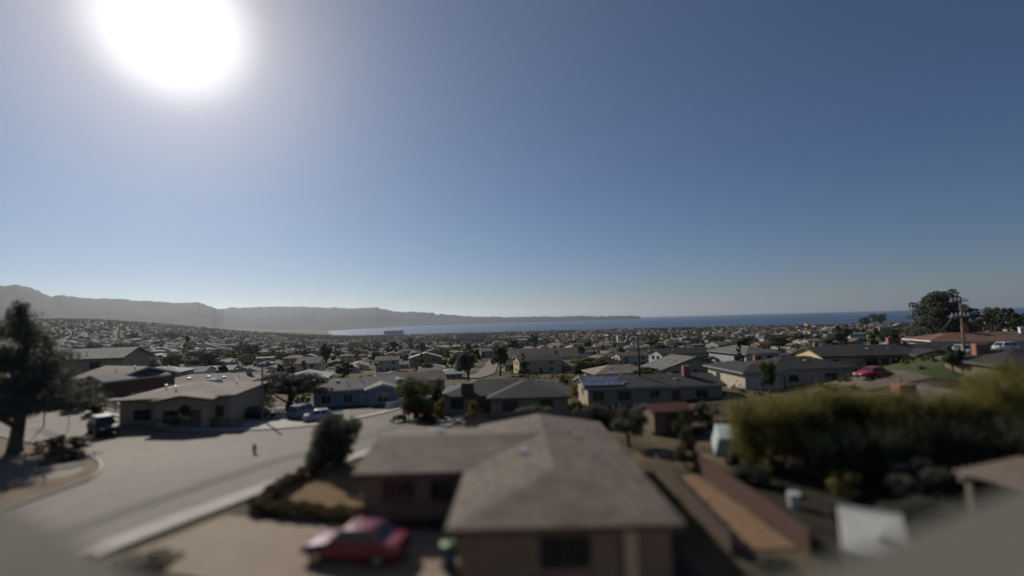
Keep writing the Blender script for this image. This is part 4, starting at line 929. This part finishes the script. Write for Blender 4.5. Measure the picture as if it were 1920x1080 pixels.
wire('cable from the right pole down to the right towards the white car', T2+Vector((.9,0,0)), Vector((76.5, 76.5, tz(76.5,76.5)+3.0)), .3)
p3 = gp(1505, 672); pole('small utility pole left of the turquoise cabin roof line', p3, 9, [(8.2,2.4),(5.8,2.2)], .3)
for px_, py_, h_, l_ in ((1520,668,9,'second small utility pole left of the turquoise cabin, right of its neighbour'),(1330,664,9,'thin utility pole above the pink gabled house'),(1000,664,10,'utility pole rising out of the trees by the brown hall'),(690,668,10,'utility pole among the trees behind the weatherboard house'),(430,668,10,'utility pole on the hazy left slope'),(1700,650,9,'utility pole between the orange house and the big cypress')):
    pole(l_, gp(px_, py_), h_, [(h_-.6,2.3),(h_-1.9,2.0)], .3)
ld = H_(-31.2, 60); MBp = thing('utility_pole', 'bare dark pole at the right corner of the big brown roof', 'utility pole', ld); MB().tube([(0,0,-.3),(0,0,7.0)], [.15,.11], 8).build('shaft', PW, MBp)
lp = thing('street_lamp', 'curved street lamp among the trees left of centre', 'street lamp', gp(497, 690)); z_ = 8.5
MB().tube([(0,0,-.2),(0,0,z_)], [.11,.07], 8).tube([(0,0,z_),(-.9,0,z_+.6),(-2.4,0,z_+.7)], .05, 6).build('post', POLEM, lp); bev(MB().box(-3.1,-2.3,-.16,.16,z_+.62,z_+.78).mesh('lamp_head'), .04)
put('lamp_head', bpy.data.meshes['lamp_head'], lp).data.materials.append(RIMM)
ds = thing('satellite_dish', 'grey satellite dish on the low roof left of the cream gable', 'satellite dish', Vector((37.6,44.6,tz(37.6,44.6)+2.75)), R(-30))
mb = MB(); mb.v.append((0,0,.75))
for r_ in (1,2,3):
    for k in range(20):
        a = k*math.pi/10; rr_ = .19*r_; mb.v.append((math.cos(a)*rr_, -rr_*rr_*.5, .75+math.sin(a)*rr_))
for k in range(20): mb.f.append((0, 1+k, 1+(k+1) % 20))
for r_ in range(2):
    for k in range(20): a, b = 1+r_*20+k, 1+r_*20+(k+1) % 20; mb.f.append((a, a+20, b+20, b))
dsh = mb.build('dish', VENTM, ds, smooth=True); sd_ = dsh.modifiers.new('thick', 'SOLIDIFY'); sd_.thickness = .02
MB().tube([(0,.05,-.3),(0,.05,.7)], .04, 8).tube([(0,0,.4),(0,-.6,.6)], .02, 6).build('mast', POLEM, ds)

# ---------------------------------------------------------------- cars in the middle distance
car('bright red car parked behind the broad brick chimney', H_(47.2,64), R(10), crm, 'sedan')
car('silver hatchback on the concrete drive by the right pole', H_(69.5,74.5)+Vector((0,0,.08)), R(70), sv, 'hatch')
car('white car parked high on the drive at the far right', H_(85.5,84.5)+Vector((0,0,.09)), R(5), wh, 'suv')
car('dark car under the wide tree beside the big brown roofed house', H_(-32.2,61)+Vector((0,0,.07)), R(190), dk, 'sedan')
car('dark blue car with shining bonnet under the wide tree', H_(-27.3,63)+Vector((0,0,.07)), R(250), bl, 'suv')
car('silver car half hidden by the clipped round tree', H_(-23.6,60)+Vector((0,0,.0)), R(200), sv, 'sedan')
car('pale car parked by the picket fence up the street', H_(-9.4,112)+Vector((0,0,.0)), R(80), tanp, 'sedan')

# ---------------------------------------------------------------- trees placed by eye
def tp(label, kind, px, base, top, wpx, tone, n=2500, var=0, **k):
    t = tree_px(label, kind, px, base, top, wpx, tone, n, var, **k); OCC.append((t.location.x, t.location.y, t.scale[0]*.4)); return t
tp('huge dark cypress towering over the horizon by the right pole', 'monterey', 1768, 662, 545, 90, 'blackish green', 17000, 1, leaf=.017, name='cypress_tree')
tp('wide flat crowned dark tree at the street left of centre', 'spreading', 542, 770, 689, 158, 'blackish green', 9000, 0)
tp('big green bush at the street corner, larger of the two by the grey roof', 'bush', 783, 785, 700, 96, 'pale green', 12000, 0)
tp('dark green bush right behind the big pale one at the street corner', 'bush', 812, 776, 705, 56, 'mid green', 4000, 1)
tp('reddish leaved bush below the big pale green bush', 'bush', 768, 790, 753, 38, 'red', 2500, 2)
tp('red flowering bush in front of the chimney house', 'bush', 806, 792, 762, 44, 'red', 2500, 0)
tp('yellow green bush against the wall of the chimney house', 'bush', 826, 784, 742, 26, 'yellow', 2000, 1)
tp('small low green bush at the foot of the reddish one', 'bush', 748, 792, 777, 36, 'mid green', 1500, 2)
tp('yellowish bush under the window of the chimney house', 'bush', 887, 788, 750, 26, 'yellow', 1500, 2)
tp('dark hedge like bush in front of the chimney house', 'bush', 1005, 792, 757, 90, 'dark green', 3500, 0)
tp('slim sunlit green shrub between the two dark roofed houses', 'column', 1080, 790, 722, 26, 'golden green', 2200, 1)
tp('yellow topped bush behind the gap between the two dark roofed houses', 'bush', 1058, 722, 700, 26, 'yellow', 1500, 0)
for k, (px, w) in enumerate(((1120,60),(1200,50),(1270,70),(1320,44))):
    tp(['dark bush below the solar panels','dark bush at the foot of the centre pole','broad dark bush below the brick chimney of the solar house','dark bush at the right corner of the solar house'][k], 'bush', px, 800, 752-3*(k % 2), w, ['dark green','blackish green','dark green','blackish green'][k], 2500, k % 3)
tp('lone bright round tree in front of the pale walled grey roof', 'round', 1444, 752, 676, 38, 'mid green', 4000, 1)
tp('dark tree at the right end of the yellow gabled house', 'round', 1787, 700, 640, 40, 'dark green', 4000, 2)
tp('dark bush under the eaves of the rust red roof', 'bush', 1840, 690, 668, 40, 'blackish green', 2000, 1)
tp('wide dark tree row behind the low vent dotted roof', 'spreading', 382, 697, 648, 82, 'blackish green', 5000, 1)
tp('pale slim cypress left of the wide dark row', 'column', 348, 690, 630, 18, 'pale green', 1500, 0)
tp('olive tree left of the pale slim cypress', 'round', 322, 698, 664, 44, 'olive', 2500, 1)
tp('tall dark twin crowned tree above the town left of centre', 'round', 612, 690, 634, 34, 'blackish green', 3000, 0)
tp('palm tree behind the blue grey house', 'palm', 706, 705, 676, 24, 'dark green', 100, 0)
tp('cluster palm left of the brown gabled house', 'palm', 645, 712, 680, 40, 'dark green', 100, 1)
tp('round dark tree beyond the brown gabled house', 'round', 704, 686, 658, 26, 'blackish green', 2000, 1)
tp('large dark tree at the head of the pale street', 'round', 878, 712, 646, 58, 'blackish green', 4500, 0)
tp('second dark tree right of the pale street', 'round', 938, 705, 645, 42, 'dark green', 3500, 1)
tp('dark layered tree in front of the huge brown hall', 'cypress', 1043, 692, 655, 30, 'dark green', 2500, 2)
tp('round dark tree in front of the huge brown hall', 'round', 1010, 690, 661, 22, 'blackish green', 2000, 2)
for l_, kd_, px_, b_, t_, w_, to_ in (('dark rounded tree left of the tall twin crowned one','round',575,682,650,34,'dark green'),('pair like broad dark tree above the wide flat crowned one','spreading',470,680,640,40,'blackish green'),
    ('dark broad tree under the curved street lamp','round',455,668,636,36,'dark green'),('loose dark tree above the brown gabled house','airy',735,672,640,30,'dark green'),('small dark pointed tree before the white roofed hall','column',770,660,632,12,'blackish green'),
    ('second dark pointed tree before the white roofed hall','round',790,662,636,20,'blackish green'),('dark tree behind the left end of the huge brown hall','round',962,662,634,28,'blackish green'),('tall dark tree behind the right end of the hall','round',1000,652,622,26,'dark green'),
    ('dark clump of tree left of the white tower','round',1105,660,634,30,'dark green'),('broad dark tree right of the centre pole','spreading',1235,672,640,46,'dark green'),('rounded dark tree left of the pink gabled house','round',1222,655,630,28,'blackish green'),
    ('dark tree between the grey gabled and brick red houses','round',1336,682,655,22,'blackish green'),('dark tree left of the grey gabled house','round',1280,690,664,28,'dark green'),('low dark tree above the brick red house','spreading',1345,650,628,40,'dark green'),
    ('dark spreading tree left of the vent dotted roof','spreading',232,672,638,56,'blackish green'),('dark tree above the red gabled house','round',175,668,636,34,'dark green'),('faint dark tree at the foot of the left hill','round',250,640,620,30,'dark green'),('hazy dark tree row on the left slope','spreading',320,640,618,50,'dark green')):
    tp(l_, kd_, px_, b_, t_, w_, to_, 1600, len(l_) % 3)
tp('broad olive thicket right of the brown hall', 'spreading', 1108, 712, 668, 90, 'olive', 4500, 2)
tp('brown green thicket left of the solar roof', 'spreading', 1150, 708, 676, 60, 'brownish', 3500, 0)
tp('tall dark tree above the turquoise cabin, left one', 'round', 1398, 672, 622, 52, 'blackish green', 4000, 0)
tp('broad dark tree directly above the turquoise cabin', 'round', 1460, 664, 626, 56, 'blackish green', 4500, 1)
tp('dark tree standing right of the turquoise cabin', 'round', 1500, 668, 648, 30, 'dark green', 2000, 2)
tp('tall dark tree left of the white tall house', 'round', 1577, 656, 603, 40, 'blackish green', 4000, 2)
tp('dark tree at the foot of the tall tree by the white house', 'round', 1558, 658, 628, 40, 'dark green', 3000, 0)
tp('rounded tree on the skyline above the orange house', 'round', 1625, 612, 590, 30, 'dark green', 2500, 0)
tp('broad rounded tree on the skyline right of the sand roofed hall', 'round', 1650, 612, 588, 36, 'dark green', 2500, 1)
tp('dark low tree left of the huge cypress', 'round', 1738, 645, 590, 40, 'blackish green', 3500, 2)
for k, (px, b, tpy, w) in enumerate(((1845,632,580,40),(1868,630,575,34),(1893,634,577,44),(1915,632,579,40),(1822,640,600,40))):
    tp(['first tree of the right edge grove','second and tallest tree of the right edge grove','third tree of the right edge grove','last tree of the right edge grove, cut by the photo','lower tree left of the right edge grove, behind the rust red roof'][k], 'airy' if k in (0,2) else 'round', px, b, tpy, w, ['olive','dark green','grey green','dark green','olive'][k], 2500, k % 3)

# ---------------------------------------------------------------- the town: singles first, the mass behind
ANCH = [(1163,640,'the white tower block'),(883,630,'the shoreline hotel'),(1015,672,'the huge brown hall'),(905,685,'the pale street'),(1455,668,'the turquoise cabin'),(1535,606,'the sand roofed hall'),(1610,630,'the white two storey house'),
        (1312,675,'the grey gabled house'),(1362,665,'the brick red house'),(1522,645,'the yellow tall house'),(612,660,'the twin crowned tree'),(382,670,'the wide dark tree row'),(300,700,'the vent dotted roof'),(665,720,'the weatherboard house'),
        (745,715,'the brown gabled house'),(845,652,'the white roofed hall'),(1201,650,'the centre pole'),(1772,600,'the huge cypress'),(1662,613,'the orange walled house'),(60,640,'the left cypress'),(195,715,'the red gabled house'),(348,650,'the pale slim cypress'),
        (497,660,'the curved street lamp'),(738,622,'the second shoreline block'),(1262,645,'the pink gabled house'),(1460,640,'the cabin tree'),(1108,690,'the olive thicket'),(120,590,'the white hillside strip'),(430,640,'the left slope'),(240,640,'the left hill foot'),
        (560,640,'the head of the bay'),(1400,625,'the right shoreline'),(1300,622,'the dunes'),(830,700,'the carport house'),(700,670,'the dark round tree'),(940,660,'the tree past the street'),(1100,650,'the shore warehouses'),(1840,640,'the rust red roof')]
def where(px, py):
    best = min(ANCH, key=lambda a: (a[0]-px)**2+(3*(a[1]-py))**2); dx, dy = px-best[0], (py-best[1])*3; global _last; _last = best
    near = 'just ' if math.hypot(dx, dy) < 26 else 'far ' if math.hypot(dx, dy) > 70 else ''
    if abs(dx) > abs(dy): return near+('right of ' if dx > 0 else 'left of ')+best[2]
    return near+('below ' if dy > 0 else 'above ')+best[2]
TH = R(13); ct, st_ = math.cos(TH), math.sin(TH)
cand_h = []; cand_t = []
rg = np.random.default_rng(21)
_pn = [(rg.uniform(.004, .02), rg.uniform(0, 6.28), rg.uniform(0, 6.28)) for _ in range(9)]
def grove(x, y): return sum(math.sin(f*(x*math.cos(a)+y*math.sin(a))+p) for f, a, p in _pn)/3.2
hor = {}
def blocked(x, y, r):
    for ox, oy, orad in OCC:
        if (x-ox)**2+(y-oy)**2 < (orad+r)**2: return True
    return False
road_pts = [(-14,150),(-10.5,175),(-12,240),(-13,330),(-14,420)]+[tuple(Vector((right_edge[k][0]-4, right_edge[k][1]))) for k in range(3, len(right_edge))]
def near_road(x, y):
    return any(abs(x-a) < 9 and abs(y-b) < 40 for a, b in road_pts[:5]) or any(math.hypot(x-a, y-b) < 13 for a, b in road_pts[5:])
v = -2600
while v < 2700:
    for row in (0, 1):
        vv = v+row*27
        for u in np.arange(-2700, 2700, 17.5):
            uu = u+rg.uniform(-2.5, 2.5); y = uu*st_+vv*ct; x = uu*ct-vv*st_
            r = math.hypot(x, y)
            if y < 70 or r < 98 or r > 2650: continue
            if abs(x/y) > 1.13: continue
            z = tz(x, y)
            if z < SEA+2.5: continue
            if near_road(x, y) or blocked(x, y, 7.5): continue
            k = rg.random()
            gv = grove(x, y); wild = x/y < -.25 and rg.random() < (r-900)/1500
            if k < .84 and gv < 1.0 and not wild and not (r > 1500 and rg.random() < .3): cand_h.append((x, y, z, r, row))
            n_t = rg.poisson((1.1 if r < 700 else .75)+2.8*max(0, gv)**1.3+(1.3 if wild else 0))
            for q in range(n_t):
                tx, ty = x+rg.uniform(-9, 9)*ct-rg.choice([-1,1])*rg.uniform(8, 13)*st_, y+rg.uniform(-5,5)+rg.choice([-1,1])*rg.uniform(8.5, 13)
                if not (blocked(tx, ty, 2.5) or near_road(tx, ty)): cand_t.append((tx, ty, tz(tx, ty), math.hypot(tx, ty)))
    v += 66
# singles: what stands out above everything nearer
colmin = np.full(1920, 1080.0)
bpy.context.view_layer.update()
for o_ in S.objects:
    if o_.type == 'MESH' and o_.parent is not None and o_.name.split('.')[0] in ('roof', 'crown', 'foliage'):
        if o_.matrix_world.translation.y > 130: continue
        cs_ = [proj(o_.matrix_world @ Vector(c)) for c in o_.bound_box]
        if min(c[2] for c in cs_) < 1: continue
        x0_, x1_ = min(c[0] for c in cs_), max(c[0] for c in cs_); y0_, y1_ = min(c[1] for c in cs_), max(c[1] for c in cs_); mx_ = (x1_-x0_)*(.28 if o_.name[0] == 'c' else .12)
        a, b = int(np.clip(x0_+mx_, 0, 1920)), int(np.clip(x1_-mx_, 0, 1920)); colmin[a:b] = np.minimum(colmin[a:b], y0_+(y1_-y0_)*.3)
items = [('h', c) for c in cand_h]+[('t', c) for c in cand_t]; items.sort(key=lambda i: i[1][3])
KINDS_T = ['round','round','round','spreading','airy','conifer','column','bush','palm','cypress']
hou = []; tre = []
for ty, c in items:
    if ty == 'h':
        w, h = rg.uniform(9.5, 17), rg.uniform(3.4, 5.0) if rg.random() < .78 else rg.uniform(6, 7.5)
        if rg.random() < .05 and c[3] > 380: w, h = rg.uniform(22, 40), rg.uniform(5, 8)
        s = (w, rg.uniform(8, 10.5), h)
    else:
        kd = KINDS_T[rg.integers(len(KINDS_T))]; h = (rg.uniform(3.2, 7.8) if rg.random() < .9 or c[3] > 900 else rg.uniform(8, 12))*(1.25 if kd in ('conifer','airy','palm') else .6 if kd == 'bush' else 1); h = min(h, 8.4 if c[3] < 420 else 11)
        w = h*{'round':1,'spreading':1.5,'airy':.75,'conifer':.5,'column':.38,'bush':1.3,'palm':.55,'cypress':.85}[kd]*rg.uniform(.85, 1.2); s = (w, kd, h)
    pb = proj((c[0], c[1], c[2])); pt = proj((c[0], c[1], c[2]+s[2])); wpx = s[0]*FPX/pb[2]
    a, b = int(max(0, pb[0]-wpx/2)), int(min(1919, pb[0]+wpx/2))
    if b <= a or pb[0] < -20 or pb[0] > 1940: continue
    seg = colmin[a:b+1]; vis = np.clip(np.minimum(seg, pb[1])-pt[1], 0, None).sum()
    frac = vis/max(1, (b-a+1)*max(.5, pb[1]-pt[1]))
    if frac < .12: continue
    colmin[a:b+1] = np.minimum(seg, pt[1]+.5)
    (hou if ty == 'h' else tre).append((vis, frac, c, s, (pb[0], (pb[1]+pt[1])/2)))
hou.sort(key=lambda t: -t[0]); tre.sort(key=lambda t: -t[0])
N_H = 262; N_T = 235
print('town', len(cand_h), len(cand_t), 'visible', len(hou), len(tre))
used = set()
WK = list(WM); RK = ['dark grey','dark grey','brown','brown','grey','grey','reddish','tan','pale grey','taupe']; WKw = np.array([2.6,3.2,4,3.2,1.2,1.5,1.2,1.2,2.2,1.2]); WKw = WKw/WKw.sum()
for vis, frac, c, (w, d, h), (px, py) in hou[:N_H]:
    for q in range(80):
        wk = WK[rg.choice(len(WK), p=WKw)]; rk = RK[rg.integers(len(RK))]; kd = ['gx','hx','gy','flat'][rg.choice(4, p=[.42,.28,.22,.08])]; ch = rg.random() < .35 and kd != 'flat'
        lab = f"{wk} {'two storey ' if h > 5.5 else ''}house, {rk} {dict(gx='gabled', hx='hip', gy='steep', flat='flat')[kd]} roof{' and chimney' if ch else ''}, {where(px, py)}"
        if lab not in used: break
    lab = lab.replace(', far ', ', ').replace(', just ', ', ') if len(lab.replace('-', ' ').split()) > 15 else lab
    if len(lab.split()) > 16: lab = lab.replace(' and chimney', '')
    if len(lab.split()) > 16: lab = lab.replace(' roof', '')
    used.add(lab)
    wl = h*.62 if h < 5.5 else h*.78; pitch = .3 if kd != 'flat' else .02
    wg = (-w/2, w/2, -d/2, d/2, wl, kd, pitch, .45); near = c[3] < 330
    wi = [(0, s_, q_, 1.5, 1.05, z_) for s_ in 'fl' for q_ in ((.2,.75) if s_ == 'f' else (.35,.7)) for z_ in ((wl*.56,) if h < 5.5 else (1.5, wl-1.2))] if c[3] < 600 else []
    house('house', lab, (c[0], c[1], c[2]), TH+rg.uniform(-.06, .06)+(math.pi/2 if rg.random() < .25 else 0), [wg], WM[wk], RM[rk], [TRIM, TRIMB, TRIMG][rg.integers(3)],
          wins=wi, doors=[(0,'f',.5,DOORM)] if near else (), chims=[(0, w*.25, d*.1, .9, .7, .9)] if ch else (), vents=[(0,-w*.2,-d*.2,1),(0,w*.1,-d*.25,0)] if near and kd != 'flat' else (), gutter=near, group='houses of the town')
TONES = ['dark green','blackish green','dark green','mid green','olive','grey green','pale green','brownish','mid green']
NAMES = {'round':'round tree','spreading':'spreading tree','airy':'loose crowned tree','conifer':'pointed pine','column':'slim columnar tree','bush':'garden bush','palm':'palm','cypress':'layered cypress'}
for vis, frac, c, (w, kd, h), (px, py) in tre[:N_T]:
    wh_ = where(px, py)
    for q in range(80):
        tone = TONES[rg.integers(len(TONES))]; lab = f"{'tall ' if h > 6.2 else 'small ' if h < 4 else ''}{tone} {NAMES[kd]} among the houses {wh_}"
        if lab not in used: break
        h *= rg.uniform(.85, 1.2)
    lab = lab.replace(' among the houses', '') if len(lab.split()) > 15 else lab
    used.add(lab)
    tree(lab, kd, (c[0], c[1], c[2]-.1), h, w, tone, 900 if c[3] < 260 else 420, int(rg.integers(3)), group='trees of the town', rz=rg.uniform(0, 6.28))
# the mass of far houses: one object
VS = []; FS = []; MI = []; o = 0
mats_far = [WM[k] for k in WK]+[RM[k] for k in RK]+[GLASS]
for vis, frac, c, (w, d, h), _ in hou[N_H:]:
    a = TH+(math.pi/2 if rg.random() < .3 else 0); ca, sa = math.cos(a), math.sin(a); wl = h*.6; zr = h
    hip = 0 if rg.random() < .6 else d/2
    L = [(-w/2,-d/2,-1),(w/2,-d/2,-1),(w/2,d/2,-1),(-w/2,d/2,-1),(-w/2,-d/2,wl),(w/2,-d/2,wl),(w/2,d/2,wl),(-w/2,d/2,wl)]
    e = .45; k0 = wl-.1
    L += [(-w/2-e,-d/2-e,k0),(w/2+e,-d/2-e,k0),(w/2+e,d/2+e,k0),(-w/2-e,d/2+e,k0),(-w/2-e+hip,0,zr),(w/2+e-hip,0,zr)]
    L += [(-w*.3,-d/2-.03,wl*.4),(-w*.12,-d/2-.03,wl*.4),(-w*.12,-d/2-.03,wl*.8),(-w*.3,-d/2-.03,wl*.8),(w*.1,-d/2-.03,wl*.4),(w*.28,-d/2-.03,wl*.4),(w*.28,-d/2-.03,wl*.8),(w*.1,-d/2-.03,wl*.8)]
    VS += [(c[0]+x*ca-y*sa, c[1]+x*sa+y*ca, c[2]+z) for x, y, z in L]
    q = [(0,1,5,4),(1,2,6,5),(2,3,7,6),(3,0,4,7),(8,9,13,12),(10,11,12,13),(11,8,12,12),(9,10,13,13),(14,15,16,17),(18,19,20,21)]
    FS += [tuple(i+o for i in f) for f in q]; wk = int(rg.choice(len(WK), p=WKw)); rk = len(WK)+int(rg.integers(len(RK))); MI += [wk]*4+[rk]*2+[rk if hip else wk]*2+[len(mats_far)-1]*2; o += len(L)
me = bpy.data.meshes.new('distant_houses'); me.from_pydata(VS, [], [tuple(dict.fromkeys(f)) for f in FS]); me.polygons.foreach_set('material_index', MI)
for q in mats_far: me.materials.append(q)
me.update(); uv_slope(me); tag(put('distant_houses', me), 'mass of small far houses down to the shore', 'houses', kind='stuff')
protos = [crown_np(k, n, np.random.default_rng(500+q)) for q, (k, n) in enumerate((('round',70),('round',60),('spreading',70),('conifer',60),('airy',60),('bush',50)))]
far_t = [t for t in tre[N_T:]]
for tone in ('dark green','blackish green','mid green','olive','grey green'):
    VS = []; FS = []; o = 0
    for t in far_t:
        if hash((round(t[2][0], 2), round(t[2][1], 2))) % 5 != ('dark green','blackish green','mid green','olive','grey green').index(tone): continue
        V, F = protos[int(rg.integers(len(protos)))]; w, kd, h = t[3]; a = rg.uniform(0, 6.28); c, s = math.cos(a), math.sin(a)
        P = np.stack([(V[:,0]*c-V[:,1]*s)*w+t[2][0], (V[:,0]*s+V[:,1]*c)*w+t[2][1], (V[:,2]-.12)*h+t[2][2]], -1); VS.append(P); FS.append(F+o); o += len(P)
    if VS: tag(put('distant_woodland', npmesh('distant_woodland', np.concatenate(VS), np.concatenate(FS), [LEAF[tone]])), f'{tone} far trees scattered through the town', 'trees', kind='stuff')

# scrub on open ground near the houses
P = []
for k in range(2600):
    x, y = rg.uniform(-130, 150), rg.uniform(44, 190)
    if near_road(x, y) or abs(x/y) > 1.1: continue
    p_ = Vector((x, y)); 
    if any((x-ox)**2+(y-oy)**2 < (orad*.8)**2 for ox, oy, orad in OCC): continue
    if -70 < x < -3 and 44 < y < 70 and not (x < -26 and y > 62): continue
    P.append((x, y))
VS = []; 
for x, y in P:
    n = 40; s = rg.uniform(.35, 1.1); VS.append(np.array([x, y, tz(x, y)])+np.abs(rg.normal(size=(n, 3)))*np.array([0,0,.45])*s+rg.normal(size=(n, 3))*np.array([.5,.5,.05])*s)
V, F = quads(np.concatenate(VS), .16, .8, up=.4)
tag(put('ground_scrub', npmesh('ground_scrub', V, F, [LEAF['olive']])), 'low scrub and weeds between the houses', 'scrub', kind='stuff')

# ---------------------------------------------------------------- haze
HZ = bpy.data.materials.new('haze_air'); HZ.use_nodes = True; n = HZ.node_tree; n.nodes.clear()
ov = N(n, 'ShaderNodeOutputMaterial'); pv = N(n, 'ShaderNodeVolumePrincipled'); pv.inputs['Color'].default_value = (.74,.81,.93,1); pv.inputs['Density'].default_value = 2.8e-5; pv.inputs['Anisotropy'].default_value = .62
n.links.new(pv.outputs[0], ov.inputs['Volume'])
hz = MB().box(-36000, 36000, -7000, 36000, -98, 560).build('haze', HZ); tag(hz, kind='stuff', label='thin pale sea haze over the town and the bay')
